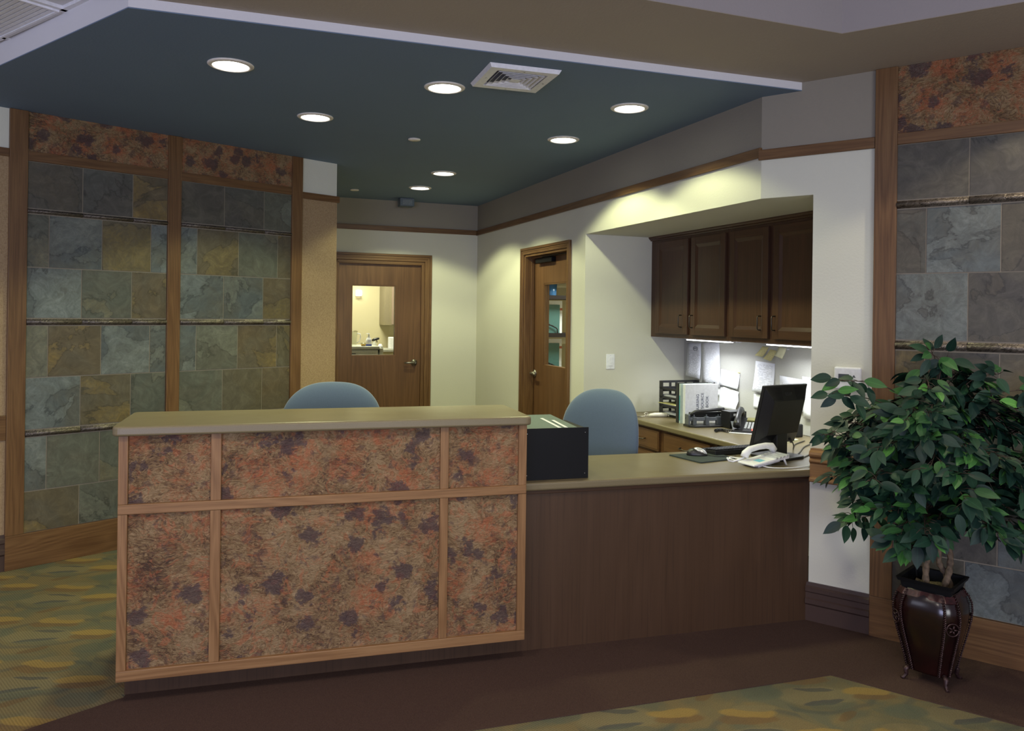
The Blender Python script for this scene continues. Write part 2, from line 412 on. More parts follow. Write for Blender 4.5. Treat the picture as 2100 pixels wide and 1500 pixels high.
def m_green():
    t = NT('leaf_pattern_carpet'); v = t.coord()
    sx = t.n('ShaderNodeSeparateXYZ'); wob = t.noise(v, 7, 2, .5, 0, 'Color')
    va = t.n('ShaderNodeVectorMath', operation='MULTIPLY_ADD'); t.t.links.new(wob, va.inputs[0]); va.inputs[1].default_value = (.06, .06, 0); t.t.links.new(v, va.inputs[2])
    t.t.links.new(va.outputs[0], sx.inputs[0]); X, Y = sx.outputs[0], sx.outputs[1]
    p = (.21, -.48); q = (.53, -.14); det = p[0] * q[1] - p[1] * q[0]
    ia, ib, ic, id_ = q[1] / det, -q[0] / det, -p[1] / det, p[0] / det
    def local(ox, oy, ca, w, h):
        """squared elliptical distance to the nearest copy of one motif of the woven repeat"""
        x = t.math('SUBTRACT', X, ox); y = t.math('SUBTRACT', Y, oy)
        u = t.math('MULTIPLY_ADD', x, ia, t.math('MULTIPLY', y, ib)); w_ = t.math('MULTIPLY_ADD', x, ic, t.math('MULTIPLY', y, id_))
        u = t.math('SUBTRACT', t.math('FRACT', t.math('ADD', u, .5)), .5); w_ = t.math('SUBTRACT', t.math('FRACT', t.math('ADD', w_, .5)), .5)
        dx = t.math('MULTIPLY_ADD', u, p[0], t.math('MULTIPLY', w_, q[0])); dy = t.math('MULTIPLY_ADD', u, p[1], t.math('MULTIPLY', w_, q[1]))
        c, s = math.cos(ca), math.sin(ca)
        a = t.math('MULTIPLY_ADD', dx, c / w, t.math('MULTIPLY', dy, s / w)); b = t.math('MULTIPLY_ADD', dx, -s / h, t.math('MULTIPLY', dy, c / h))
        return t.math('MULTIPLY_ADD', a, a, t.math('MULTIPLY', b, b))
    def mask(d, lo=.75, hi=1.15): return t.ramp(d, [(0, (1,) * 3), (min(.99, lo * .5), (1,) * 3), (min(1, hi * .5), (0,) * 3)])
    def M_(ox, oy, ca, w, h): return mask(t.math('MULTIPLY', local(ox, oy, ca, w, h), .5))
    g1 = t.noise(v, 4.5, 3, .5, 1.0)
    c = t.ramp(g1, [(.40, (.165, .138, .080)), (.50, (.142, .130, .082)), (.60, (.118, .122, .088))])
    A = (-2.21, 3.97)
    def lay(c, k, f, col): return t.mix(t.math('MULTIPLY', k, f), c, col)
    c = lay(c, M_(A[0] + .02, A[1] - .20, .1, .17, .085), .75, (.180, .162, .102))
    d = local(A[0] + .05, A[1] - .16, .3, .25, .17)
    ring = t.ramp(t.math('MULTIPLY', d, .5), [(0.36, (0,) * 3), (.43, (1,) * 3), (.50, (1,) * 3), (.58, (0,) * 3)])
    c = lay(c, ring, .5, (.070, .084, .082))
    c = lay(c, M_(A[0] - .20, A[1] - .18, .2, .09, .06), .70, (.098, .115, .092))
    c = lay(c, M_(A[0] + .005, A[1] - .055, .05, .125, .040), .65, (.150, .095, .048))
    c = lay(c, M_(A[0] + .02, A[1] - .005, .0, .115, .040), .85, (.26, .190, .070))
    c = lay(c, M_(A[0] + .055, A[1] + .035, .0, .09, .032), .9, (.170, .150, .092))
    c = lay(c, M_(A[0] + .03, A[1] - .14, .0, .085, .014), .7, (.060, .070, .076))
    c = lay(c, M_(A[0] + .03, A[1] - .25, .28, .095, .019), .75, (.060, .072, .084))
    c = lay(c, M_(A[0] - .27, A[1] - .055, .15, .10, .035), .65, (.150, .095, .048))
    c = lay(c, M_(A[0] - .285, A[1] - .01, .12, .105, .036), .85, (.26, .190, .070))
    c = lay(c, M_(A[0] - .13, A[1] + .12, .6, .06, .022), .55, (.130, .080, .042))
    c = lay(c, M_(A[0] - .15, A[1] + .20, .1, .10, .03), .55, (.095, .112, .092))
    # loops and twill hatch
    fz = t.noise(v, 260, 3, .7); tw = t.n('ShaderNodeTexWave'); tw.bands_direction = 'DIAGONAL'; t.t.links.new(v, tw.inputs['Vector']); tw.inputs['Scale'].default_value = 42; tw.inputs['Distortion'].default_value = .6
    f = t.math('MULTIPLY_ADD', fz, .84, t.math('MULTIPLY', tw.outputs['Fac'], .16))
    sh = t.ramp(f, [(.28, (.66, .58, .50)), (.70, (1.36, 1.26, 1.10))])
    c = t.mix(1.0, c, sh, 'MULTIPLY'); t.bump(f, .8, .005)
    return t.fin(c, .95, 0, .1)
M['greencarpet'] = m_green()
def m_pot():
    t = NT('oxblood_lacquered_metal'); v = t.coord(); n = t.noise(v, 6, 4)
    c = t.ramp(n, [(.35, (.006, .002, .002)), (.7, (.016, .003, .003))]); return t.fin(c, .20, 0, .6)
M['pot'] = m_pot()
M['potd'] = plain('antiqued_braid_metal', (.045, .022, .022), .38, .5, var=.5, vs=150, bump=.6)
def m_leaf():
    t = NT('ficus_leaf'); gi = t.n('ShaderNodeNewGeometry').outputs['Random Per Island']; uv = t.coord('UV')
    c = t.ramp(gi, [(0, (.006, .022, .017)), (.45, (.009, .033, .020)), (.80, (.015, .052, .023)), (.93, (.036, .120, .028)), (1, (.08, .24, .045))])
    sx = t.n('ShaderNodeSeparateXYZ'); t.t.links.new(uv, sx.inputs[0])
    mid = t.math('ABSOLUTE', t.math('SUBTRACT', sx.outputs[1], .5)); k = t.ramp(mid, [(0, (1.5,) * 3), (.05, (1,) * 3)])
    c = t.mix(1.0, c, k, 'MULTIPLY')
    return t.fin(c, .50, 0, .28)
M['leaf'] = m_leaf()
def m_glass(name='clear_glass', tint=(1, 1, 1)):
    t = NT(name); nt = t.t; out = nt.nodes['Material Output']
    tr = t.n('ShaderNodeBsdfTransparent'); tr.inputs[0].default_value = (*[x * .93 for x in tint], 1)
    gl = t.n('ShaderNodeBsdfGlossy'); gl.inputs['Roughness'].default_value = .02
    lw = t.n('ShaderNodeLayerWeight'); fr = t.math('MULTIPLY_ADD', t.math('POWER', lw.outputs['Facing'], 5.0), .35, .03)
    mx = t.n('ShaderNodeMixShader'); nt.links.new(fr, mx.inputs[0]); nt.links.new(tr.outputs[0], mx.inputs[1]); nt.links.new(gl.outputs[0], mx.inputs[2])
    nt.links.new(mx.outputs[0], out.inputs[0]); nt.nodes.remove(t.b); return t.m
M['glass'] = m_glass()
def m_print(name, rows, cols, paper=(.78, .80, .86), ink=.32, head=0.0):
    """printed sheet: rows of short grey words, over UV 0..1"""
    t = NT(name); uv = t.coord('UV'); sx = t.n('ShaderNodeSeparateXYZ'); t.t.links.new(uv, sx.inputs[0]); U, V = sx.outputs[0], sx.outputs[1]
    row = t.math('FRACT', t.math('MULTIPLY', V, rows)); rm = t.math('MULTIPLY', t.math('GREATER_THAN', row, .35), t.math('LESS_THAN', row, .75))
    cell = t.n('ShaderNodeCombineXYZ'); t.put(cell.inputs[0], t.math('MULTIPLY', U, cols)); t.put(cell.inputs[1], t.math('MULTIPLY', t.math('FLOOR', t.math('MULTIPLY', V, rows)), 7.13))
    nz = t.noise(cell.outputs[0], 1.0, 1, .5); wm = t.math('GREATER_THAN', nz, .47)
    inx = t.math('MULTIPLY', t.math('GREATER_THAN', U, .10), t.math('LESS_THAN', U, .90)); iny = t.math('MULTIPLY', t.math('GREATER_THAN', V, .07), t.math('LESS_THAN', V, .92 - head))
    m = t.math('MULTIPLY', t.math('MULTIPLY', rm, wm), t.math('MULTIPLY', inx, iny))
    c = t.mix(t.math('MULTIPLY', m, ink), paper, (.10, .10, .12)); return t.fin(c, .7, 0, .2)
M['print'] = m_print('printed_text_sheet', 30, 16, ink=.5, head=.12)
M['printl'] = m_print('lightly_printed_sheet', 34, 10, (.84, .86, .92), .22)
M['table'] = m_print('printed_table_sheet', 26, 7, ink=.42)
M['scrawl'] = m_print('handwritten_note', 7, 9, (.62, .57, .27), .28)

def text_obj(name, s, size, depth, mat, parent, Mx, align='CENTER'):
    cu = bpy.data.curves.new(name, 'FONT'); cu.body = s; cu.size = size; cu.extrude = depth; cu.align_x = align; cu.align_y = 'CENTER'
    tmp = bpy.data.objects.new(name + '_t', cu); C.objects.link(tmp)
    dg = bpy.context.evaluated_depsgraph_get(); me = bpy.data.meshes.new_from_object(tmp.evaluated_get(dg))
    bpy.data.objects.remove(tmp); bpy.data.curves.remove(cu)
    me.materials.clear(); me.materials.append(mat)
    o = bpy.data.objects.new(name, me); C.objects.link(o); o.parent = parent; o.matrix_basis = Mx
    return o

# ================================================================== SETTING
def fw(name, F, boxes, mat, bevel=0):
    mb = MB()
    for b in boxes: mb.box(*b)
    return struct(obj(name, mb, mat, frame=F, bevel=bevel))
P2 = lambda v: (v.x, v.y)
# floors
mb = MB(); mb.prism([(-5.5, 8.2), (-5.5, -3.8), (4.2, -3.8), (5.2, 6.2), (3.2, 12.0), (-4.5, 12.0)], -.05, 0)
struct(obj('floor', mb, M['greencarpet']))
brown = [P2(FD.P(-3.20, .05)), (-1.532, 3.151), (-2.436, 2.198), (-0.127, 2.938), (1.415, 3.432), P2(FS.P(3.3, -.57)), P2(FS.P(3.3, .0)), P2(FS.P(.27, 0)), P2(FD.P(.0, .05))]
mb = MB(); mb.prism(brown, 0.0005, .004); struct(obj('floor', mb, M['browncarpet']))

# ceilings
A = Vector((-1.5134, 3.0816)); B = Vector((1.5836, 4.1222)); HL = Vector((-3.237, 4.397))
dLf = (HL - A)
teal_poly = [tuple(A), tuple(B), (3.4, 5.6), (1.8, 12.0), (-4.5, 12.0), (-5.4, 6.2), tuple(HL)]
mb = MB(); mb.prism(teal_poly, ZT, ZT + .004); struct(obj('ceiling', mb, M['teal']))
mb = MB(); mb.prism(teal_poly, ZT + .0045, 3.0)
o = struct(obj('ceiling', mb, M['fascia']))
# taupe soffit strip between the teal ceiling and the tray
tr0 = Vector((1.41, 3.384)); trd = Vector((0.404, 3.012)) - tr0; trd.normalize(); tre = (Vector((1.957, 3.023)) - tr0).normalized()
trL = tr0 + trd * 3.4; trR = tr0 + tre * 2.6
sp = [tuple(A), tuple(trL + Vector((-.1, .0))), tuple(trL), tuple(tr0), tuple(trR), P2(FS.P(3.3, .12)), P2(FS.P(.25, .12)), tuple(B)]
mb = MB(); mb.prism([tuple(A - dLf.normalized() * .0)] + sp[1:], ZU, ZU + .0015); struct(obj('ceiling', mb, M['tan']))
# tray walls and tray top
TRZ = 3.25
mb = MB(); n1 = Vector((-trd.y, trd.x)); n1 = n1 if n1.dot(Vector((0, 1))) > 0 else -n1
mb.prism([tuple(tr0), tuple(trL), tuple(trL + n1 * .05), tuple(tr0 + n1 * .05)], ZU + .002, TRZ)
n2 = Vector((-tre.y, tre.x)); n2 = n2 if n2.dot(Vector((1, 1))) > 0 else -n2
mb.prism([tuple(tr0), tuple(trR), tuple(trR + n2 * .05), tuple(tr0 + n2 * .05)], ZU + .002, TRZ)
# the exposed lower edges of the tray opening share the tray paint
struct(obj('trim_tray', mb, paint('tray_wall_paint', (.30, .27, .27))))
mb = MB(); mb.prism([tuple(trL), tuple(tr0), tuple(trR), (3.0, -2.6), (-3.0, -2.6), (-3.4, .6)], TRZ, TRZ + .05); struct(obj('ceiling', mb, M['fascia']))
# lay-in grid ceiling over the left hall
g0 = Vector((-1.946, 3.397)); gu = (Vector((-2.414, 3.736)) - g0).normalized(); gv = (Vector((-2.039, 3.295)) - g0); gv = Vector((gu.y, -gu.x)); gv = gv if gv.y < 0 else -gv
lp = [tuple(A), tuple(HL), P2(FL.P(-1.9, .1)), (-5.2, 1.0), tuple(trL)]
mb = MB(); mb.prism(lp, ZLC + .012, ZLC + .05); struct(obj('ceiling', mb, M['fascia']))
Mg = Matrix(((gu.x, gv.x, 0, g0.x), (gu.y, gv.y, 0, g0.y), (0, 0, 1, 0), (0, 0, 0, 1)))
mb = MB()
for k in range(-1, 5): mb.box(k * .61 - .012, k * .61 + .012, -.14, 1.9, ZLC - .003, ZLC + .012, M=Mg)
for k in range(0, 4): mb.box(-.62, 2.5, k * .61 - .012, k * .61 + .012, ZLC - .003, ZLC + .012, M=Mg)
struct(obj('trim_ceiling_grid', mb, M['grid']))
for cx, nm in ((0, 'a'),):
    t = thing('return_air_grille', 'white slatted return air grille in the ceiling at the upper left corner', 'vent', FW, (g0.x, g0.y, ZLC), 0)
    mb = MB(); Ml = Matrix(((gu.x, gv.x, 0, 0), (gu.y, gv.y, 0, 0), (0, 0, 1, 0), (0, 0, 0, 1)))
    for i in range(25):
        y = .026 + i * .0225
        mb.box(.02, .59, y, y + .0175, -.008, .004, M=Ml)
    obj('louvre', mb, M['ventw'], t)
    mb = MB(); mb.box(.013, .597, .013, .024, -.012, .010, M=Ml); mb.box(.013, .597, .586, .597, -.012, .010, M=Ml); mb.box(.013, .024, .024, .586, -.012, .010, M=Ml); mb.box(.586, .597, .024, .586, -.012, .010, M=Ml)
    obj('grille_frame', mb, M['ventw'], t)

# walls
fw('wall_left', FL, [(-1.9, -.141, 0, .12, 0, ZLC + .03), (-.141, 2.49, 0, .12, 0, ZT + .003), (2.37, 2.49, .12, 1.6, 0, ZT + .003)], M['wallw'])
fw('wall_back', FA, [(-2.6, -1.53, 0, .14, 0, ZT), (-1.53, -.59, 0, .14, 2.10, ZT), (-.59, .0, 0, .14, 0, ZT)], M['wall'])
fw('wall_right', FR, [(0, 1.393, 0, .14, 0, ZT), (1.393, 2.332, 0, .14, 2.115, ZT), (2.332, 2.648, 0, .14, 0, ZT), (2.648, 4.7405, 0, .14, 2.196, ZT), (2.52, 2.648, .14, 1.05, 0, 2.24)], M['wall'])
fw('wall_alcove', FR, [(2.648, 6.2, .93, 1.05, 0, 2.24)], M['wall'])
mb = MB(); mb.prism([P2(FR.P(2.60, .003)), P2(FR.P(4.739, .003)), P2(FS.P(.003, .003)), P2(FS.P(.271, .003)), P2(FS.P(.271, .115)), P2(FS.P(1.9, .115)), P2(FR.P(6.2, 1.0)), P2(FR.P(2.60, 1.0))], 2.1955, 2.24)
struct(obj('ceiling_alcove', mb, M['wall']))
fw('wall_front', FS, [(0.0, .272, 0, .12, 2.196, ZT), (.272, 3.3, 0, .12, 0, ZU), (0.0, .272, .0, .12, ZT, ZU)], M['wallw'])
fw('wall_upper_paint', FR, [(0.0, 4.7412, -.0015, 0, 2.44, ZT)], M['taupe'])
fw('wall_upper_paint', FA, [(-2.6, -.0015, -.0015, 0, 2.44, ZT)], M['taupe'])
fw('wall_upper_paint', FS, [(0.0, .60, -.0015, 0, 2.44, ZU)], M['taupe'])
# rooms behind the two doors
fw('wall_treatment_room', FA, [(-2.6, 1.2, 2.6, 2.7, 0, ZT), (.2, .3, .14, 2.6, 0, ZT), (-2.6, -2.5, .14, 2.6, 0, ZT)], M['cream_wall'])
fw('wall_storage_room', FR, [(.15, .25, .14, 2.4, 0, ZT), (.25, 2.5, 2.3, 2.4, 0, ZT), (2.42, 2.52, .14, 2.4, 0, ZT)], M['cream_wall'])

# oak picture rails (trims), baseboards
def rail(name, F, x0, x1, z0, z1, d=.018, mat='oak', y=0): 
    mb = MB(); mb.box(x0, x1, y - d, y, z0, z1); return struct(obj(name, mb, M[mat], frame=F, bevel=.003))
rail('trim_1', FL, -1.9, .222, 2.455, 2.503); rail('trim_2', FL, 2.176, 2.508, 2.430, 2.480)
mb = MB(); mb.box(2.49, 2.508, 0, 1.6, 2.430, 2.480, grain='y'); struct(obj('trim_3', mb, M['oak'], frame=FL))
rail('trim_4', FA, -2.6, -.018, 2.418, 2.470); rail('trim_5', FR, 0, 4.7475, 2.415, 2.468); rail('trim_6', FS, -.012, .566, 2.400, 2.455)
rail('trim_7', FL, -1.9, .222, .776, .923, .018)
def base_profile(h=.20): return [(0, 0), (-.014, 0), (-.014, .085 * h / .2), (-.024, .095 * h / .2), (-.024, .118 * h / .2), (-.015, .124 * h / .2), (-.015, .150 * h / .2), (-.022, .156 * h / .2), (-.022, .176 * h / .2), (-.012, .184 * h / .2), (-.010, h), (0, h)]
for nm, F, x0, x1 in (('baseboard_left', FL, -1.9, .222), ('baseboard_front', FS, .262, .5675), ('baseboard_back', FA, -.50, 0), ('baseboard_right', FR, 0, 1.32), ('baseboard_column', FL, 2.18, 2.50)):
    mb = MB(); mb.xprism(base_profile(.215 if nm == 'baseboard_left' else .20), x0, x1); struct(obj(nm, mb, M['basebrown'], frame=F))
# tan wallcovering sheets
mb = MB(); mb.box(-1.9, .222, -.003, 0, .2, .78); mb.box(-1.9, .222, -.003, 0, .92, 2.46); mb.box(2.17, 2.4925, -.003, 0, .2, 2.432); mb.box(2.49, 2.4925, 0, 1.6, .2, 2.432)
struct(obj('wall_covering', mb, M['vinyl'], frame=FL))

# chair rail with its returned end on the right wall
prof = [(0, .724), (-.050, .724), (-.054, .730), (-.054, .741), (-.048, .748), (-.040, .750), (-.040, .818), (-.048, .822), (-.054, .828), (-.054, .836), (-.048, .842), (-.040, .845), (-.046, .849), (-.056, .856), (-.060, .866), (-.056, .877), (-.046, .883), (-.034, .885), (-.034, .892), (0, .892)]
mb = MB(); mb.xprism([(a * 1.0, b) for a, b in prof], .282, 3.3)
tcr = obj('trim_8', mb, M['oakf'], frame=FS, bevel=.0015); struct(tcr)

# doors ------------------------------------------------------------
def casing_profile_box(mb, x0, x1, z0, z1, y0=-.022, horiz=False):
    mb.box(x0, x1, y0, 0, z0, z1)
def make_door(name, F, x0, x1, ztop, casing, leaf_y, win, hinge_right, hand, handx, closer, reveal=.14):
    """x0,x1 = clear opening; ztop = head"""
    d = bpy.data.objects.new(name, None); C.objects.link(d); d.matrix_basis = F.M.copy(); d['kind'] = 'structure'
    mb = MB(); c = casing
    for xa, xb in ((x0 - c, x0 - .004), (x1 + .004, x1 + c)):
        mb.box(xa, xb, -.016, 0, 0, ztop + c - .001, grain='z')
        xo = (xa, xa + .022) if xa < x0 - .01 else (xb - .022, xb)
        mb.box(xo[0], xo[1], -.024, -.0155, 0, ztop + c - .001, grain='z')
        mid = (xa + xb) / 2; mb.box(mid - .008, mid + .010, -.020, -.0155, 0, ztop + c * .5, grain='z')
    mb.box(x0 - c, x1 + c, -.0165, 0, ztop + .004, ztop + c, grain='x')
    mb.box(x0 - c, x1 + c, -.0245, -.016, ztop + c - .022, ztop + c, grain='x')
    mb.box(x0 - c * .5, x1 + c * .5, -.0205, -.016, ztop + c * .4, ztop + c * .6, grain='x')
    # jamb lining and stops
    for xa, xb in ((x0 - .004, x0 + .018), (x1 - .018, x1 + .004)): mb.box(xa, xb, -.004, reveal, 0, ztop + .004, grain='z')
    mb.box(x0, x1, -.004, reveal, ztop - .018, ztop + .004, grain='x')
    for xa, xb in ((x0 + .018, x0 + .032), (x1 - .032, x1 - .018)): mb.box(xa, xb, leaf_y - .035, leaf_y - .004, 0, ztop - .018, grain='z')
    mb.box(x0 + .018, x1 - .018, leaf_y - .035, leaf_y - .004, ztop - .032, ztop - .018, grain='x')
    obj('door_frame', mb, M['oak'], d, bevel=.003)
    # leaf with a glazed opening
    wx0, wx1, wz0, wz1 = win; la, lb = x0 + .022, x1 - .022; lt = ztop - .022; y0, y1 = leaf_y, leaf_y + .044
    mb = MB()
    mb.box(la, wx0, y0, y1, .01, lt, grain='z'); mb.box(wx1, lb, y0, y1, .01, lt, grain='z')
    mb.box(wx0, wx1, y0, y1, .01, wz0, grain='z'); mb.box(wx0, wx1, y0, y1, wz1, lt, grain='z')
    leaf = obj('door_leaf', mb, M['door'], d)
    mb = MB(); b = .012
    for (a0, a1, b0, b1, g) in ((wx0, wx0 + b, wz0, wz1, 'z'), (wx1 - b, wx1, wz0, wz1, 'z'), (wx0 + b, wx1 - b, wz0, wz0 + b, 'x'), (wx0 + b, wx1 - b, wz1 - b, wz1, 'x')): mb.box(a0, a1, y0 + .003, y1 + .004, b0, b1, grain=g)
    obj('glazing_bead', mb, M['oak'], d)
    mb = MB(); mb.box(wx0 + b, wx1 - b, y0 + .018, y0 + .024, wz0 + b, wz1 - b); obj('glass_pane', mb, M['glass'], d)
    # lever handle
    hx, hz = handx; Mh = Matrix.Translation((hx, y0, hz)) @ Matrix.Rotation(PI / 2, 4, 'X')
    mb = MB(); mb.lathe([(.034, 0), (.034, .006), (.030, .012), (.014, .016), (.012, .045)], M=Mh, seg=24)
    s = hand; mb.tube([(hx, y0 - .045, hz), (hx + s * .03, y0 - .050, hz + .001), (hx + s * .07, y0 - .050, hz), (hx + s * .115, y0 - .046, hz - .002)], [.012, .011, .0095, .009], 10)
    obj('lever_handle', mb, M['nickel'], leaf)
    mb = MB()
    for hz2 in (.3, 1.1, 1.95):
        xx = (la - .012) if not hinge_right else lb
        mb.box(xx, xx + .012, y0 - .004, y0 + .006, hz2 - .05, hz2 + .05)
    obj('hinge', mb, M['nickel'], d)
    if closer:
        mb = MB(); mb.box(x0 + .14, x0 + .50, y0 - .045, y0, lt - .060, lt - .015); mb.box(x0 + .30, x0 + .85, y0 - .050, y0 - .035, lt - .012, lt - .003)
        obj('door_closer', mb, M['blackm'], d, bevel=.004)
    return d
make_door('door_1', FA, -1.53, -.595, 2.100, .078, .028, (-1.364, -.892, 1.10, 1.847), False, -1, (-.690, 1.028), False)
make_door('door_2', FR, 1.393, 2.332, 2.108, .064, .090, (1.638, 2.190, 1.092, 1.842), True, 1, (1.455, 1.012), True, .14)

# ================================================================== WALL PANELLING
def pewter_profile(zc, h):
    r = h / 2; pts = [(-.004, zc - r), (-.012, zc - r)]
    for k in range(7):
        a = -PI / 2 + PI * k / 6; pts.append((-.012 - .016 * math.cos(a), zc + r * .72 * math.sin(a)))
    pts += [(-.012, zc + r), (-.004, zc + r)]
    return pts
def slate_panel(F, label, bays, posts, rows, mouldings, raill, top, base, seams, tones):
    x_min = posts[0][0]; x_max = posts[-1][1]
    t = thing('slate_wall_panel', label, 'wall panel', F)
    for a, b in posts:
        mb = MB(); mb.box(a, b, -.022, 0, base, top, grain='z'); obj('oak_post', mb, M['oak'], t, bevel=.002)
    mb = MB(); mb.box(x_min, x_max, -.0215, 0, 0, base - .001, grain='x'); obj('base_board', mb, M['oak'], t, bevel=.002)
    for i, (a, b) in enumerate(bays):
        mb = MB(); mb.box(a, b, -.018, 0, raill[0], raill[1], grain='x'); obj('oak_rail', mb, M['oak'], t, bevel=.002)
        mb = MB(); mb.box(a, b, -.008, 0, raill[1], top); obj('copper_panel', mb, M['copper'], t)
        mb = MB(); mb.box(a, b, -.006, 0, base, raill[0]); obj('grout_bed', mb, M['grout'], t)
        mb = MB(); g = .0030
        for ri, (z0, z1, key) in enumerate(rows):
            xs = [a] + [s for s in seams[key] if a + .01 < s < b - .01] + [b]
            for k, (p, q) in enumerate(zip(xs[:-1], xs[1:])):
                tn = tones[i][ri]; mb.box(p + g, q - g, -.0095, -.004, z0 + g, z1 - g, mi='DBGO'.index(tn[k % len(tn)]))
        obj('slate_tiles', mb, M['slates'], t)
        for z0, z1 in mouldings:
            mb = MB(); xs = [a] + [s for s in seams['A'] if a + .01 < s < b - .01] + [b]
            for p, q in zip(xs[:-1], xs[1:]): mb.xprism(pewter_profile((z0 + z1) / 2, (z1 - z0) * .84), p + .001, q - .001, sm=True)
            obj('pewter_moulding', mb, M['pewter'], t)
    return t
rowsL = [(2.160, 2.444, 'A'), (1.806, 2.128, 'B'), (1.498, 1.806, 'A'), (1.139, 1.454, 'B'), (.825, 1.139, 'A'), (.454, .780, 'B'), (.206, .454, 'A')]
slate_panel(FL, 'tall two-bay slate and oak panel on the wall behind the desk, left side', [(.319, 1.152), (1.241, 2.084)], [(.222, .319), (1.152, 1.241), (2.084, 2.173)],
            rowsL, [(2.128, 2.160), (1.454, 1.498), (.780, .825)], (2.444, 2.503), ZT - .001, .206,
            {'A': [.625, .927, 1.554, 1.859], 'B': [.439, .742, 1.046, 1.36, 1.664, 1.974]},
            [['DDO', 'GBOB', 'BGO', 'GOBB', 'BOG', 'BGGG', 'OG'], ['DDG', 'BOGO', 'BBO', 'BGOO', 'GOO', 'BGOG', 'GBO']])
sA = [.973 + .305 * k for k in range(-1, 8)]; sB = [.797 + .304 * k for k in range(0, 8)]
rowsS = [(2.134, 2.404, 'A'), (1.779, 2.091, 'B'), (1.459, 1.779, 'A'), (1.095, 1.410, 'B'), (.80, 1.095, 'A'), (.445, .80, 'B'), (.200, .445, 'A')]
slate_panel(FS, 'slate and oak wall panel behind the potted tree, right edge', [(.668, 1.90)], [(.568, .668), (1.90, 2.0)], rowsS, [(2.091, 2.134), (1.410, 1.459)], (2.404, 2.458), ZU - .001, .200, {'A': sA, 'B': sB}, [['DDDO', 'DBDOG', 'BDGO', 'ODOB', 'DGOB', 'ODBO', 'DBOG']])

# ================================================================== RECEPTION DESK
desk = thing('reception_desk', 'reception desk with raised copper-panelled counter front and dark veneer base', 'desk', FD)
mb = MB(); mb.box(-3.216, -.004, 0, .022, .004, .745, grain='z'); obj('veneer_front', mb, M['cherryd'], desk)
mb = MB(); mb.box(-3.216, -3.190, .022, .60, .004, .745, grain='z'); obj('end_panel', mb, M['cherryd'], desk)
for xx in (-2.45, -1.62):
    mb = MB(); mb.box(xx, xx + .024, .022, .60, .004, .745, grain='z'); obj('support_panel', mb, M['cherryd'], desk)
mb = MB(); mb.box(-1.556, -.004, -.009, 0, .728, .744, grain='x'); obj('under_counter_moulding', mb, M['cherry'], desk, bevel=.002)
mb = MB(); mb.box(-3.224, -1.570, -.098, 0, .108, 1.066, grain='x'); mb.box(-3.216, -1.575, 0, .03, .745, 1.066, grain='x'); obj('raised_carcass', mb, M['oakf'], desk)
xs = [-3.228, -3.193, -2.890, -2.850, -1.957, -1.920, -1.603, -1.566]
mb = MB()
obj_strips = []
for i in (0, 2, 4, 6):
    for z0, z1 in ((.148, .758), (.797, 1.066)):
        mb = MB(); mb.box(xs[i], xs[i + 1], -.118, -.098, z0, z1, grain='z'); obj('oak_stile', mb, M['oakf'], desk, bevel=.002)
mb = MB(); mb.box(xs[0], xs[7], -.1205, -.098, .758, .797, grain='x'); obj('oak_rail', mb, M['oakf'], desk, bevel=.003)
mb = MB(); mb.box(xs[0], xs[7], -.1205, -.098, .106, .148, grain='x'); obj('oak_rail', mb, M['oakf'], desk, bevel=.003)
for i in (1, 3, 5):
    for z0, z1 in ((.148, .758), (.797, 1.066)):
        mb = MB(); mb.box(xs[i], xs[i + 1], -.104, -.098, z0, z1); obj('copper_panel', mb, M['copper'], desk)

def round_poly(poly, idx, r, n=6):
    out = []
    N = len(poly)
    for i, p in enumerate(poly):
        if i in idx:
            a = Vector(poly[i - 1]); b = Vector(poly[(i + 1) % N]); p = Vector(p)
            u = (a - p).normalized(); w = (b - p).normalized(); 
            s = p + u * r; e = p + w * r
            for k in range(n + 1):
                f = k / n; q = s * (1 - f) ** 2 + p * 2 * f * (1 - f) + e * f ** 2; out.append((q.x, q.y))
        else: out.append(tuple(p)[:2])
    return out
mb = MB(); mb.prism(round_poly([(-3.250, -.142), (-1.548, -.142), (-1.548, .335), (-3.250, .335)], {0, 1, 2, 3}, .032), 1.0665, 1.105)
t1 = obj('raised_countertop', mb, M['counter'], frame=FD, bevel=.009, seg=3); tag(t1, 'long raised olive-taupe laminate countertop over the copper-panelled front', 'countertop')
# L-shaped work counter
def isect(p, d, q, e):
    den = d.x * e.y - d.y * e.x; w = q - p; return p + d * ((w.x * e.y - w.y * e.x) / den)
v2 = lambda v: Vector((v.x, v.y))
Xc = isect(v2(FR.P(2.65, .25)), v2(FR.P(1, 0) - FR.P(0, 0)), v2(FD.P(0, .585)), v2(FD.P(1, 0) - FD.P(0, 0)))
cp = [P2(FD.P(-3.2, .02)), P2(FD.P(-1.56, .024)), P2(FD.P(-1.56, -.032)), P2(FD.P(.030, -.032)), P2(FS.P(.268, -.002)), P2(FS.P(.268, .122)), P2(FS.P(1.2, .122)), P2(FR.P(5.4, .918)), P2(FR.P(2.65, .918)), P2(FR.P(2.65, .25)), tuple(Xc), P2(FD.P(-3.2, .585))]
mb = MB(); mb.prism(round_poly(cp, {10}, .03), .7465, .785)
t2 = obj('work_countertop', mb, M['counter'], bevel=.010, seg=3); tag(t2, 'low L-shaped taupe work counter running into the alcove', 'countertop')
CZ = .785

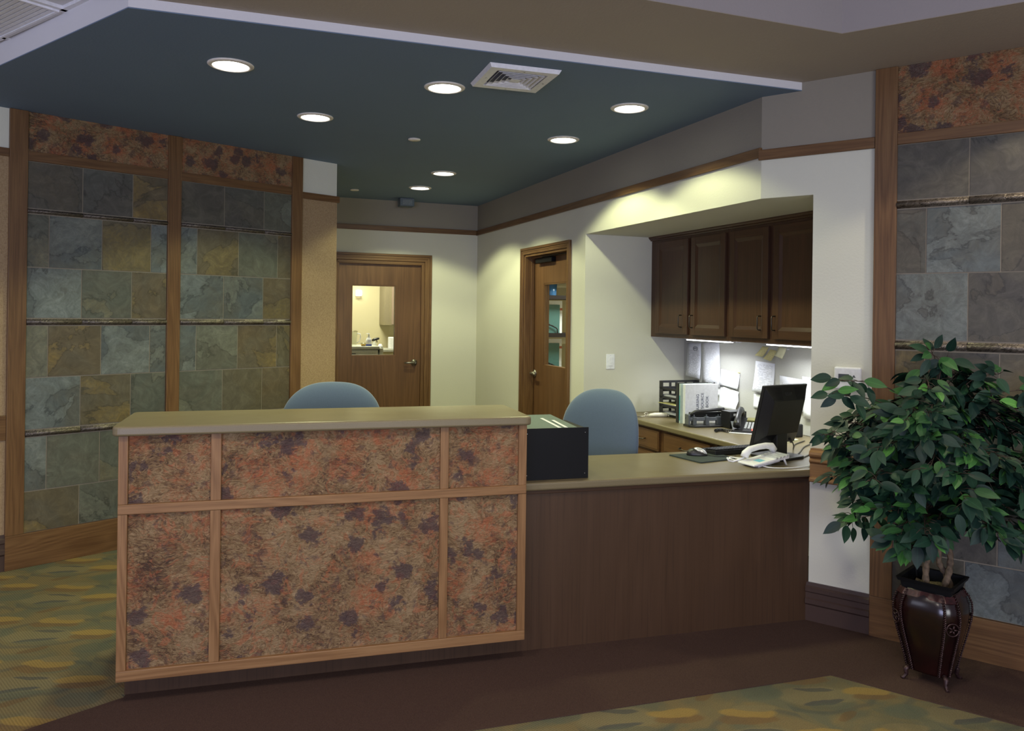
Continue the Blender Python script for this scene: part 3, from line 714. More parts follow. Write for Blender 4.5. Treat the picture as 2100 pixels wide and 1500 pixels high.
# ================================================================== CABINETS
def raised_door(mb, x0, x1, y, z0, z1, st=.055, mi=0):
    """door leaf whose face looks towards -y; y = back plane of the leaf"""
    t = .020
    mb.box(x0, x0 + st, y - t, y, z0, z1, grain='z'); mb.box(x1 - st, x1, y - t, y, z0, z1, grain='z')
    mb.box(x0 + st, x1 - st, y - t, y, z0, z0 + st, grain='x'); mb.box(x0 + st, x1 - st, y - t, y, z1 - st, z1, grain='x')
    a0, a1, b0, b1 = x0 + st, x1 - st, z0 + st, z1 - st; i = .022
    P = [(a0, y - t + .001, b0), (a1, y - t + .001, b0), (a1, y - t + .001, b1), (a0, y - t + .001, b1)]
    Q = [(a0 + i, y - t + .010, b0 + i), (a1 - i, y - t + .010, b0 + i), (a1 - i, y - t + .010, b1 - i), (a0 + i, y - t + .010, b1 - i)]
    for k in range(4):
        k2 = (k + 1) % 4; mb.face([P[k], P[k2], Q[k2], Q[k]], [(P[k][0] + P[k][2], .3), (P[k2][0] + P[k2][2], .3), (Q[k2][0] + Q[k2][2], .33), (Q[k][0] + Q[k][2], .33)])
    o_ = R_.uniform(0, 20); mb.face(Q, [(q[2] + o_, q[0] + o_) for q in Q])
def bail_handle(x, y, z, L=.09, vertical=True):
    mb = MB(); h = L / 2
    if vertical: pts = [(x, y, z + h), (x, y - .022, z + h), (x, y - .028, z + h - .008), (x, y - .028, z - h + .008), (x, y - .022, z - h), (x, y, z - h)]
    else: pts = [(x - h, y, z), (x - h, y - .018, z - .002), (x - h + .012, y - .026, z - .004), (x + h - .012, y - .026, z - .004), (x + h, y - .018, z - .002), (x + h, y, z)]
    mb.tube(pts, .0042, 8); return mb
def wall_cabinet(x0, x1, doors, label):
    t = thing('wall_cabinet', label, 'cabinet', FR, (x0, .6, 1.392), 0, 'dark cherry wall cabinets in the alcove'); W = x1 - x0
    mb = MB(); mb.box(0, W, .0, .317, 0, .783, grain='z'); obj('cabinet_body', mb, M['cherry'], t, bevel=.001)
    mb = MB(); mb.xprism([(.0, .772), (-.012, .772), (-.016, .780), (-.026, .786), (-.032, .796), (-.032, .803), (.0, .803)], 0, W); obj('crown_moulding', mb, M['cherry'], t)
    for a, b, hx in doors:
        mb = MB(); raised_door(mb, a - x0, b - x0, -.001, .030, .752); d = obj('cabinet_door', mb, M['cherry'], t, bevel=.0025, angle=60)
        obj('pull_handle', bail_handle(hx - x0, -.021, .130), M['bronze'], d)
    return t
wall_cabinet(2.650, 3.668, [(2.745, 3.190, 3.118), (3.234, 3.645, 3.262)], 'dark cherry two-door wall cabinet nearest the light switch')
wall_cabinet(3.670, 4.665, [(3.694, 4.096, 4.030), (4.142, 4.56, 4.168)], 'dark cherry two-door wall cabinet nearest the white corner')
def base_cabinet(x0, x1, fronts, label):
    t = thing('base_cabinet', label, 'cabinet', FR, (x0, .290, .0), 0, 'base cabinets under the back counter'); W = x1 - x0
    mb = MB(); mb.box(0, W, 0, .62, .10, .744, grain='z'); mb.box(0, W, .06, .62, .0, .10, grain='x'); obj('cabinet_body', mb, M['door'], t)
    for a, b, z0, z1, kind in fronts:
        mb = MB()
        if kind == 'drawer':
            mb.box(a - x0, b - x0, -.020, 0, z0, z1, grain='x'); mb.box(a - x0 + .012, b - x0 - .012, -.023, -.0195, z0 + .012, z1 - .012, grain='x')
            d = obj('drawer', mb, M['door'], t, bevel=.004); obj('pull_handle', bail_handle((a + b) / 2 - x0, -.023, (z0 + z1) / 2, .10, False), M['bronze'], d)
        else:
            raised_door(mb, a - x0, b - x0, -.001, z0, z1, .05); d = obj('cabinet_door', mb, M['door'], t, bevel=.002, angle=60)
            obj('pull_handle', bail_handle(b - x0 - .03, -.021, z1 - .1), M['bronze'], d)
    return t
base_cabinet(2.655, 3.349, [(2.864, 3.318, .585, .728, 'drawer'), (2.864, 3.318, .40, .565, 'drawer'), (2.864, 3.318, .13, .38, 'drawer')], 'drawer base cabinet beside the right-hand chair')
base_cabinet(3.351, 3.985, [(3.383, 3.931, .590, .728, 'drawer'), (3.383, 3.655, .13, .57, 'door'), (3.660, 3.931, .13, .57, 'door')], 'base cabinet behind the computer mouse, one drawer above doors')

# under-cabinet lights
for x0, x1, lab in ((3.036, 3.562, 'glowing tube light under the cabinet above the tall pinned papers'), (3.961, 4.56, 'glowing tube light under the cabinet above the sticky notes')):
    t = thing('under_cabinet_light', lab, 'light', FR, ((x0 + x1) / 2, .70, 1.392), 0, 'under-cabinet tube lights'); h = (x1 - x0) / 2
    mb = MB(); mb.box(-h, h, -.03, .05, -.009, -.001); obj('light_housing', mb, M['ventw'], t, bevel=.002)
    mb = MB(); mb.box(-h + .01, h - .01, -.026, .03, -.016, -.0085); obj('light_tube', mb, M['tubelight'], t, bevel=.003)
    d = bpy.data.lights.new('tube_glow', 'AREA'); d.shape = 'RECTANGLE'; d.size = x1 - x0 - .04; d.size_y = .05; d.energy = 2.3 * (x1 - x0) / .6; d.color = (.95, .98, 1.0); d.spread = math.radians(140)
    lo = bpy.data.objects.new('tube_glow', d); C.objects.link(lo); lo.parent = t; lo.location = (0, .0, -.018)
mb = MB(); mb.box(3.603, 3.656, .67, .72, 1.381, 1.3915); tag(obj('junction_box', mb, M['ventw'], frame=FR), 'small white junction box under the cabinets between the tube lights', 'junction box')
mb = MB(); mb.box(2.652, 5.2, .919, .929, .786, 1.390); tag(obj('tackboard', mb, M['tack'], frame=FR), 'long grey tackboard under the wall cabinets holding pinned papers', 'tackboard')

# ================================================================== DOWNLIGHTS, VENT, SPRINKLERS
def downlight(x, y, label, power, z=ZT, col=(.96, 1.0, .56), first=None):
    t = thing('ceiling_downlight', label, 'ceiling light', FW, (x, y, z), 0, 'recessed downlights')
    mb = MB(); mb.lathe([(.083, -.003), (.086, -.010), (.100, -.007), (.107, -.003), (.107, -.0005)], seg=48, caps=False); obj('trim_ring', mb, M['trimring'], t)
    mb = MB(); mb.lathe([(.0001, -.0025), (.084, -.0030)], seg=48, caps=False); obj('lens', mb, M['lens'], t)
    d = bpy.data.lights.new('lamp_beam', 'SPOT'); d.energy = power; d.color = col; d.spot_size = math.radians(128); d.spot_blend = .22; d.shadow_soft_size = .055
    lo = bpy.data.objects.new('lamp_beam', d); C.objects.link(lo); lo.parent = t; lo.location = (0, 0, -.012)
    return t
DL = [(-1.36, 3.78, 'largest round ceiling light, nearest the upper left fascia corner', 26), (-.36, 4.11, 'round ceiling light just left of the square vent', 26), (-1.20, 4.77, 'round ceiling light above the right end of the slate panel', 34),
      (.66, 4.47, 'round ceiling light farthest right, above the lit alcove header', 26), (.34, 5.30, 'round ceiling light right of centre, above the narrow door', 38),
      (-.58, 6.63, 'small round ceiling light in the rear hall, nearer of the pair', 52), (-.87, 7.42, 'smallest round ceiling light, beside the ceiling box at the back', 50)]
for x, y, lab, p in DL: downlight(x, y, lab, p)
# lobby lamps in the tray above and behind the camera
for x, y in ((-1.3, 1.3), (.25, 1.5), (-1.3, -.6), (.9, -.6)):
    t = thing('ceiling_downlight', 'wide lobby ceiling lamp in the raised tray over the foreground', 'ceiling light', FW, (x, y, TRZ), 0, 'lobby tray lamps')
    mb = MB(); mb.lathe([(.11, -.003), (.13, -.010), (.15, -.002)], seg=32, caps=False); obj('trim_ring', mb, M['trimring'], t)
    mb = MB(); mb.lathe([(.0001, -.0025), (.11, -.0030)], seg=32, caps=False); obj('lens', mb, M['lens'], t)
    d = bpy.data.lights.new('lamp_beam', 'SPOT'); d.energy = 60; d.color = (1.0, .88, .73); d.spot_size = math.radians(150); d.spot_blend = .6; d.shadow_soft_size = .11
    lo = bpy.data.objects.new('lamp_beam', d); C.objects.link(lo); lo.parent = t; lo.location = (0, 0, -.02)
# lobby accent light above the slate wall on the right, in the taupe soffit
t = thing('ceiling_downlight', 'accent downlight in the taupe soffit over the right slate wall', 'ceiling light', FS, (1.60, -.50, ZU))
mb = MB(); mb.lathe([(.06, -.002), (.075, -.006), (.08, -.0005)], seg=32, caps=False); obj('trim_ring', mb, M['trimring'], t)
mb = MB(); mb.lathe([(.0001, -.0025), (.06, -.0030)], seg=32, caps=False); obj('lens', mb, M['lens'], t)
d = bpy.data.lights.new('lamp_beam', 'SPOT'); d.energy = 22; d.color = (1, .86, .62); d.spot_size = math.radians(125); d.spot_blend = .15; d.shadow_soft_size = .03
lo = bpy.data.objects.new('lamp_beam', d); C.objects.link(lo); lo.parent = t; lo.location = (0, 0, -.012)

va = math.atan2(.111, .344)
t = thing('ceiling_vent', 'square white ceiling vent with nested louvres near the fascia', 'vent', FW, (.005, 3.912, ZT), va)
def ring(mb, r0, z0, r1, z1):
    a = [(-r0, -r0, z0), (r0, -r0, z0), (r0, r0, z0), (-r0, r0, z0)]; b = [(-r1, -r1, z1), (r1, -r1, z1), (r1, r1, z1), (-r1, r1, z1)]
    for k in range(4):
        k2 = (k + 1) % 4; mb.face([a[k], a[k2], b[k2], b[k]])
mb = MB(); ring(mb, .180, -.001, .170, -.020); ring(mb, .170, -.020, .128, -.020); ring(mb, .128, -.020, .126, -.002); obj('vent_frame', mb, M['ventw'], t)
for i, r in enumerate((.118, .094, .070, .046)):
    mb = MB(); ring(mb, r, -.022, r - .013, -.006); ring(mb, r - .0015, -.0222, r - .0145, -.0062); ring(mb, r, -.022, r - .0015, -.0222); obj('louvre', mb, M['ventw'], t)
mb = MB(); mb.face([(-.026, -.026, -.022), (-.026, .026, -.022), (.026, .026, -.022), (.026, -.026, -.022)]); ring(mb, .026, -.022, .014, -.008); obj('centre_plate', mb, M['ventw'], t)
mb = MB(); mb.box(-.126, .126, -.126, .126, -.0025, -.0005); obj('vent_throat', mb, plain('vent_throat_grey', (.16, .17, .24), .6), t)
for x, y in ((-.149, 0), (.149, 0), (0, .149), (0, -.149)): mb = MB(); mb.lathe([(.0045, -.0215), (.0045, -.0195)], (x, y, 0), 10); obj('screw', mb, M['steel'], t)
for x, y, lab in ((-.67, 5.34, 'flat round sprinkler cover plate between the nearer downlights'), (-1.52, 7.58, 'flat round sprinkler cover plate at the back left of the ceiling')):
    mb = MB(); mb.lathe([(.040, -.0006), (.042, -.004), (.040, -.009), (.001, -.011)], seg=32); tag(obj('sprinkler_cover', mb, M['trimring'], loc=(x, y, ZT)), lab, 'sprinkler', 'sprinkler cover plates')
t = thing('ceiling_sensor', 'small square grey box hanging from the ceiling before the back wall', 'sensor', FA, (-.855, -.21, ZT))
mb = MB(); mb.box(-.075, .075, -.06, .06, -.085, -.001); obj('sensor_body', mb, plain('blue_grey_enamel', (.10, .13, .16), .5), t, bevel=.006)
mb = MB(); mb.box(-.05, .05, -.063, -.059, -.07, -.02); obj('sensor_face', mb, plain('grey_sensor_face', (.16, .19, .21), .4), t)

# ================================================================== WALL DEVICES
F_SIDE = Frame(*P2(FR.P(2.648, 0)), 0.3689)     # side wall of the alcove, x into the alcove
t = thing('light_switch', 'white rocker light switch on the alcove side wall', 'switch', F_SIDE, (.232, 0, 1.192))
mb = MB(); mb.box(-.038, .038, -.006, 0, -.060, .060); obj('switch_plate', mb, M['white'], t, bevel=.004)
mb = MB(); mb.box(-.017, .017, -.010, -.005, -.034, .034); obj('rocker', mb, M['white'], t, bevel=.002)
for z in (-.049, .049): mb = MB(); mb.lathe([(.003, 0), (.003, .0012)], M=Matrix.Translation((0, -.006, z)) @ Matrix.Rotation(PI / 2, 4, 'X'), seg=10); obj('screw', mb, M['silver'], t)
t = thing('thermostat', 'white wall thermostat with grey display behind the tree leaves', 'thermostat', FS, (.455, 0, 1.259))
mb = MB(); mb.box(-.064, .064, -.028, 0, -.056, .056); obj('thermostat_body', mb, M['white'], t, bevel=.008, seg=3)
mb = MB(); mb.box(-.042, .008, -.0295, -.0275, -.016, .022); obj('display', mb, plain('lcd_grey', (.06, .07, .085), .3), t)
for s in (1, -1): mb = MB(); mb.face([(.022, -.0288, s * .006), (.040, -.0288, s * .006), (.031, -.0288, s * .020)][::s]); obj('arrow_button', mb, M['grey'], t)

# ================================================================== PINNED PAPERS
def sheet(name, label, cat, quad, mat, group=None, curl=.006, pin=None, y=.9175, nx=4, nz=6, wave=.0):
    """quad: tl, tr, br, bl as (x,z) on the tackboard"""
    t = thing(name, label, cat, FR, ((quad[0][0] + quad[2][0]) / 2, y, (quad[0][1] + quad[2][1]) / 2), 0, group)
    cx, cz = (quad[0][0] + quad[2][0]) / 2, (quad[0][1] + quad[2][1]) / 2
    V = []; UV = []; F = []
    for j in range(nz + 1):
        for i in range(nx + 1):
            u, v = i / nx, j / nz
            x = (quad[0][0] * (1 - u) + quad[1][0] * u) * (1 - v) + (quad[3][0] * (1 - u) + quad[2][0] * u) * v
            z = (quad[0][1] * (1 - u) + quad[1][1] * u) * (1 - v) + (quad[3][1] * (1 - u) + quad[2][1] * u) * v
            V.append((x - cx, -curl * v * v - wave * math.sin(u * 7 + v * 5) ** 2 - .0004, z - cz)); UV.append((u, 1 - v))
    for j in range(nz):
        for i in range(nx): a = j * (nx + 1) + i; F.append((a, a + nx + 1, a + nx + 2, a + 1))
    mb = MB(); mb.mesh(V, F, UV, sm=True)
    o = obj('paper', mb, mat, t); m = o.modifiers.new('thick', 'SOLIDIFY'); m.thickness = .0006; m.offset = 0
    return t
tp = sheet('notice_sheet', 'printed notice with oval emblem, leftmost sheet pinned on the tackboard', 'paper', [(2.700, 1.342), (2.888, 1.345), (2.905, 1.062), (2.706, 1.075)], M['print'], curl=.02)
mb = MB(); mb.tube([(.012 + .030 * math.cos(a), -.0035, .098 + .017 * math.sin(a)) for a in [2 * PI * k / 24 for k in range(25)]], .0016, 6)
obj('oval_emblem', mb, M['black'], tp); Mt = Matrix.Translation((.012, -.0045, .098)) @ Matrix.Rotation(PI / 2, 4, 'X')
text_obj('emblem_letters', 'WTS', .020, .0004, M['black'], tp, Mt)
sheet('notice_sheet', 'tall plain white sheet under the first tube light', 'paper', [(2.892, 1.350), (3.128, 1.358), (3.160, 1.02), (2.925, 1.02)], M['printl'], curl=.012)
sheet('notice_sheet', 'narrow white sheet hanging below the tall sheet beside the binders', 'paper', [(3.06, 1.03), (3.166, 1.03), (3.156, .955), (3.06, .945)], M['printl'], curl=.006)
sheet('notice_sheet', 'tilted pencilled sheet with a yellow pin at its corner', 'paper', [(3.150, 1.160), (3.384, 1.138), (3.374, 1.022), (3.150, 1.040)], M['printl'], curl=.015)
sheet('notice_sheet', 'crumpled white sheet pinned above the hole punch', 'paper', [(3.152, 1.034), (3.380, 1.004), (3.382, .868), (3.148, .862)], M['printl'], curl=.03, wave=.010)
sheet('notice_sheet', 'printed table of names pinned below the sticky notes', 'paper', [(3.560, 1.246), (3.766, 1.238), (3.764, 1.02), (3.548, 1.028)], M['table'], curl=.02)
sheet('notice_sheet', 'printed page half hidden behind the monitor top', 'paper', [(3.815, 1.160), (4.06, 1.148), (4.06, .94), (3.83, .94)], M['print'], curl=.012)
sheet('notice_sheet', 'blank white sheet at the white wall corner by the monitor', 'paper', [(4.045, 1.172), (4.22, 1.165), (4.22, .90), (4.07, .90)], M['printl'], curl=.010, y=.909)
sheet('notice_sheet', 'small white slip just left of the monitor', 'paper', [(3.545, 1.008), (3.66, 1.005), (3.66, .906), (3.545, .908)], M['print'], curl=.004)
for q, lab, mt in (([(3.632, 1.354), (3.700, 1.350), (3.655, 1.280), (3.572, 1.286)], 'curled yellow sticky note, leftmost of the three', M['scrawl']),
                   ([(3.715, 1.336), (3.782, 1.329), (3.742, 1.254), (3.663, 1.268)], 'yellow sticky note hanging lowest, middle of the three', M['scrawl']),
                   ([(3.806, 1.362), (3.880, 1.350), (3.858, 1.277), (3.775, 1.296)], 'palest sticky note, rightmost of the three under the light', M['yellowl'])):
    sheet('sticky_note', lab, 'sticky note', q, mt, 'sticky notes on the tackboard', curl=.018, nx=3, nz=4)
def pin(x, z, mat, lab):
    mb = MB(); mb.lathe([(.006, 0), (.006, .002), (.0035, .004), (.0035, .010), (.006, .012), (.006, .014)], M=Matrix.Rotation(PI / 2, 4, 'X'), seg=12)
    tag(obj('push_pin', mb, mat, frame=FR, loc=(x, .9165, z)), lab, 'push pin', 'push pins in the tackboard')
pin(3.380, 1.146, M['yellow'], 'yellow push pin at the corner of the tilted sheet'); pin(3.905, 1.345, M['white'], 'white push pin beside the palest sticky note')

# ================================================================== ON THE BACK COUNTER
def fr_at(x, y, z=CZ): return (x, y, z)
# letter tray
t = thing('letter_tray', 'black four-tier letter tray against the alcove wall', 'letter tray', FR, (3.20, .705, CZ), 0)
# tray opens towards the work area (-y); its pierced side leans on the alcove side wall
W, Dp, Hh = .30, .29, .268
tx = Matrix.Translation((-.30, 0, 0))
mb = MB(); n = 4; hh = Hh / n
for k in range(n):
    z0 = .006 + k * hh
    for yy in (-.16, .145):
        pass
# pierced back facing the viewer: plane across x
def pierced(mb, x0, x1, y0, y1, z0, z1, holes):
    xs_ = [x0] + [v for h in holes for v in h] + [x1]; b = .018
    mb.box(x0, x1, y0, y1, z0, z0 + b); mb.box(x0, x1, y0, y1, z1 - b, z1)
    for i in range(0, len(xs_), 2): mb.box(xs_[i], xs_[i + 1], y0, y1, z0 + b, z1 - b)
F_T = Frame(*P2(FR.P(3.02, .575)), 0.3689)   # letter tray frame facing the viewer
t.matrix_basis = F_T.M @ Matrix.Translation((.14, 0, CZ))
mb = MB(); Wt = .335
for k in range(n): z0 = k * hh; pierced(mb, -.16, -.16 + Wt, .155, .160, z0 + .002, z0 + hh, [(-.143, -.072), (-.052, -.016), (.004, .07), (.09, .15)])
obj('tray_back', mb, M['black'], t)
for k in range(n): mb = MB(); mb.box(-.16, -.16 + Wt, -.10, .155, k * hh + .002, k * hh + .005); obj('tier_shelf', mb, M['black'], t)
for x in (-.16, -.16 + Wt - .004): 
    mb = MB()
    for k in range(n): z0 = k * hh; mb.box(x, x + .004, -.10, .155, z0 + .005, z0 + .018); mb.box(x, x + .004, .11, .155, z0, z0 + hh); mb.box(x, x + .004, -.10, -.085, z0, z0 + hh)
    obj('tray_side', mb, M['black'], t)
for k, lab, sk in ((2, 'white papers in the third tier of the letter tray', 0), (1, 'thick buff and white paper stack in the second tier of the letter tray', 1), (0, 'curling white papers in the bottom tier of the letter tray', 0)):
    z0 = CZ + k * hh + .006
    tt = thing('paper_stack', lab, 'paper', F_T, (.14, 0, z0), 0, 'papers in the letter tray')
    mb = MB()
    for j in range(9): mb.box(-.135 + R_.uniform(-.006, .010) - .02 * sk, .150, -.110 + R_.uniform(-.003, .003), .15, j * .0026, j * .0026 + .0019)
    obj('sheets', mb, M['paperside'], tt, rot=R_.uniform(-.02, .02))
    if sk: mb = MB(); mb.box(-.180, .150, -.098, .14, .0245, .0285); obj('folder', mb, M['yellow'], tt)
# binders
F_B = Frame(*P2(FR.P(3.425, .575)), 0.3689 - .10)
t = thing('binder', 'white ring binder lettered NURSING RESOURCE BOOK, standing on the back counter', 'binder', F_B, (.0, .03, CZ))
mb = MB(); mb.box(-.13, .13, -.003, .002, 0, .285); mb.box(-.13, .13, .030, .035, 0, .285); mb.box(-.134, -.129, -.003, .035, 0, .285); obj('cover', mb, M['white'], t, bevel=.0015)
mb = MB(); mb.box(-.122, .120, .003, .028, .006, .275); obj('pages', mb, M['paperside'], t)
ink = plain('navy_ink', (.05, .06, .11), .6)
for s, dx in (('NURSING', -.034), ('RESOURCE', .004), ('BOOK', .042)):
    Mt = Matrix.Translation((dx, -.0036, .150 if s != 'BOOK' else .158)) @ Matrix.Rotation(PI / 2, 4, 'X') @ Matrix.Rotation(PI / 2, 4, 'Z')
    text_obj('cover_lettering', s, .030, .0003, ink, t, Mt)
t = thing('folder', 'thin teal-edged folder standing behind the white binder', 'folder', F_B, (-.012, .078, CZ))
mb = MB(); mb.box(-.134, .12, -.008, -.004, 0, .286); mb.box(-.134, .12, .006, .010, 0, .286); mb.box(-.138, -.133, -.008, .010, 0, .286); obj('cover', mb, plain('pale_green_card', (.50, .60, .55), .5), t)
mb = MB(); mb.box(-.1395, -.1375, -.005, .007, .02, .20); obj('spine_label', mb, plain('turquoise_label', (.06, .33, .38), .5), t)
t = thing('binder', 'black ring binder standing behind the folder, touching the letter tray', 'binder', F_B, (-.012, .118, CZ))
mb = MB(); mb.box(-.134, .12, -.018, -.014, 0, .288); mb.box(-.134, .12, .014, .018, 0, .288); mb.box(-.138, -.133, -.018, .018, 0, .288); obj('cover', mb, M['black'], t)
mb = MB(); mb.box(-.126, .115, -.013, .013, .005, .276); obj('pages', mb, M['paperside'], t)
# hole punch
F_H = Frame(*P2(FR.P(3.50, .555)), 0.3689 - .15)
t = thing('hole_punch', 'black three-hole punch with a wide lever handle in front of the binder', 'hole punch', F_H, (-.02, -.02, CZ))
mb = MB(); mb.prism([(-.150, -.035), (-.115, -.065), (.135, -.065), (.135, .055), (-.150, .055)], .0, .014); obj('base', mb, M['black'], t, bevel=.003)
mb = MB(); mb.box(-.135, .125, -.012, .030, .040, .062); mb.box(-.13, .12, -.016, -.011, .046, .050); mb.box(-.145, -.130, -.02, .04, .014, .085); mb.box(.115, .130, -.02, .04, .014, .085); obj('punch_bar', mb, M['grey'], t, bevel=.002)
for x in (-.095, 0, .09): mb = MB(); mb.box(x - .013, x + .013, -.022, .018, .012, .068); mb.lathe([(.005, .06), (.005, .082)], (x, -.004, 0), 12); obj('punch_head', mb, M['grey'], t, bevel=.002)
mb = MB(); pts = [(-.138, .03, .055), (-.128, .0, .080), (-.095, -.02, .105), (-.02, -.03, .116), (.06, -.03, .120), (.118, -.02, .122), (.135, .02, .085)]
mb.tube(pts, [.010, .011, .012, .012, .012, .013, .012], 10); mb.box(-.12, .125, .015, .030, .055, .098); obj('lever', mb, M['black'], t)
# tape dispenser like box, black, behind the phone
t = thing('desk_box', 'squat black box with a white label between hole punch and black phone', 'desk box', FR, (3.60, .70, CZ), .25)
F_X = Frame(*P2(FR.P(3.66, .72)), 0.3689 - .05); t.matrix_basis = F_X.M @ Matrix.Translation((-.030, .03, CZ))
mb = MB(); mb.prism([(-.075, -.05), (.06, -.05), (.08, .06), (-.075, .06)], 0, .118); obj('box_body', mb, M['black'], t, bevel=.004)
mb = MB(); mb.box(-.045, -.008, -.0515, -.0495, .088, .104); obj('label', mb, M['white'], t)
mb = MB(); mb.face([(-.060, -.064, .002), (-.010, -.064, .002), (-.010, -.0515, .050), (-.067, -.0515, .054)]); o = obj('patterned_card', mb, None or m_print('blue_patterned_card', 9, 14, (.66, .72, .85), .55), t); m_ = o.modifiers.new('s', 'SOLIDIFY'); m_.thickness = .002
# black desk phone
F_P = Frame(*P2(FR.P(3.825, .655)), -.42)
t = thing('desk_phone', 'black office desk phone with keypad on the back counter', 'telephone', F_P, (-.0, .0, CZ))
prof = [(-.105, .004), (-.105, .018), (.095, .082), (.115, .080), (.115, .004)]
mb = MB(); mb.xprism(prof, -.095, .125); obj('phone_base', mb, M['black'], t, bevel=.003)
sl = math.atan2(.064, .20); Mk = Matrix.Translation((0, -.105, .018)) @ Matrix.Rotation(sl, 4, 'X')
mb = MB()
for i in range(5):
    for j in range(5): mb.box(-.020 + i * .0215, -.006 + i * .0215, .038 + j * .0205, .050 + j * .0205, .0005, .0045, M=Mk)
obj('keys', mb, M['silver'], t)
mb = MB(); mb.box(.030, .044, .012, .024, .0005, .005, M=Mk); obj('message_lamp', mb, M['led'], t)
mb = MB(); mb.box(-.015, .105, .150, .195, .0005, .010, M=Mk); obj('display', mb, plain('amber_display', (.20, .19, .07), .3), t)
mb = MB(); mb.box(.088, .118, .02, .135, .0005, .003, M=Mk); obj('label_strip', mb, M['white'], t)
mb = MB(); mb.box(-.110, .125, -.135, -.108, .0015, .006); obj('card_tray', mb, M['white'], t)
mb = MB(); pts = [(-.065, -.095, .042), (-.065, -.078, .066), (-.065, -.03, .098), (-.065, .04, .124), (-.065, .100, .132), (-.065, .128, .108)]
mb.tube(pts, [.024, .024, .018, .018, .024, .026], 12); obj('handset', mb, M['black'], t)
mb = MB(); pts = []
for k in range(160):
    a = k * .72; f = k / 159; c = (-.065 - .04 * math.sin(f * PI) - .13 * f, -.085 - .03 * f - .02 * math.sin(f * 9), .012); pts.append((c[0] + .009 * math.cos(a), c[1] + .004 * math.sin(f * 20), c[2] + .009 * math.sin(a)))
mb.tube(pts, .0028, 5); obj('coiled_cord', mb, M['black'], t)
# small white hand device with lead and keys
t = thing('handheld_device', 'cream corded handset lying at the chair end of the back counter', 'handset', FR, (3.03, .44, CZ), 0)
F_V = Frame(*P2(FR.P(2.97, .44)), 0.3689 - .10); t.matrix_basis = F_V.M @ Matrix.Translation((0.02, -.02, CZ))
mb = MB(); mb.tube([(-.075, 0, .014), (-.06, 0, .016), (-.02, 0, .018), (.04, 0, .017), (.075, 0, .015), (.088, 0, .014)], [.006, .013, .017, .018, .016, .006], 14); obj('handset_body', mb, M['cream'], t)
mb = MB(); mb.tube([(-.085, .008, .010), (-.105, .01, .030), (-.085, .025, .034), (-.05, .03, .020), (-.10, .02, .008), (-.14, .01, .006), (-.19, .0, .006)], .0035, 8); obj('cord', mb, M['cream'], t); mb = MB(); mb.tube([(.085, 0, .012), (.11, .005, .006), (.13, .01, .012), (.15, .0, .016), (.155, -.015, .010), (.135, -.02, .006), (.12, -.008, .007)], .006, 8); obj('cord', mb, M['cream'], t)
mb = MB(); mb.tube([(-.13, .0, .006), (-.17, -.005, .010), (-.21, -.008, .020), (-.225, -.008, .032)], .003, 8); mb.tube([(-.215, 0, .008), (-.228, 0, .022), (-.222, 0, .036), (-.212, 0, .022), (-.215, 0, .008)], .0022, 6); obj('metal_clip', mb, M['nickel'], t)
# small speaker and pale note pad near the monitor cord
F_Q = Frame(*P2(FR.P(4.08, .80)), 0.3689)
t = thing('speaker', 'small black rounded box against the tackboard beside the monitor', 'speaker', F_Q, (.02, -.02, CZ)); mb = MB(); mb.box(-.03, .03, -.03, .03, 0, .085); obj('speaker_body', mb, M['black'], t, bevel=.010, seg=3)
t = thing('note_pad', 'pale yellow note pad on the counter by the white corner', 'note pad', FR, (4.22, .62, CZ), .3)
mb = MB(); mb.box(-.055, .055, -.07, .07, 0, .012); obj('pad_sheets', mb, M['yellowl'], t)

# ================================================================== ON THE FRONT COUNTER
F_M = Frame(1.3079, 4.2884, 0.5945)      # screen edge line of the monitor
t = thing('computer_monitor', 'black flat-panel computer monitor seen from behind on the work counter', 'monitor', F_M, (.186, .0, CZ))
tilt = 0.2403
Mm = Matrix.Translation((0, 0, .0755)) @ Matrix.Rotation(tilt, 4, 'X')   # local z up the panel, -y = towards the viewer (back of monitor)
w2, h2 = .186, .343
def mprism(mb, rect0, y0, rect1, y1):
    (a0, a1, b0, b1), (c0, c1, d0, d1) = rect0, rect1
    P = [(a0, y0, b0), (a1, y0, b0), (a1, y0, b1), (a0, y0, b1)]; Q = [(c0, y1, d0), (c1, y1, d0), (c1, y1, d1), (c0, y1, d1)]
    P = [Mm @ Vector(p) for p in P]; Q = [Mm @ Vector(p) for p in Q]
    for k in range(4): k2 = (k + 1) % 4; mb.face([P[k], P[k2], Q[k2], Q[k]])
    mb.face(Q); mb.face(P[::-1])
mb = MB(); mprism(mb, (-w2, w2, 0, h2), 0, (-w2, w2, 0, h2), -.018); obj('bezel', mb, M['black'], t, bevel=.004)
mb = MB(); mprism(mb, (-w2 + .006, w2 - .006, .006, h2 - .006), -.018, (-.130, .132, .075, h2 - .075), -.060); obj('rear_shell', mb, M['black'], t, bevel=.003)
mb = MB(); mprism(mb, (-w2 + .015, w2 - .015, .02, h2 - .015), .0, (-w2 + .015, w2 - .015, .02, h2 - .015), .0015); obj('screen', mb, plain('dark_screen', (.02, .025, .03), .15), t)
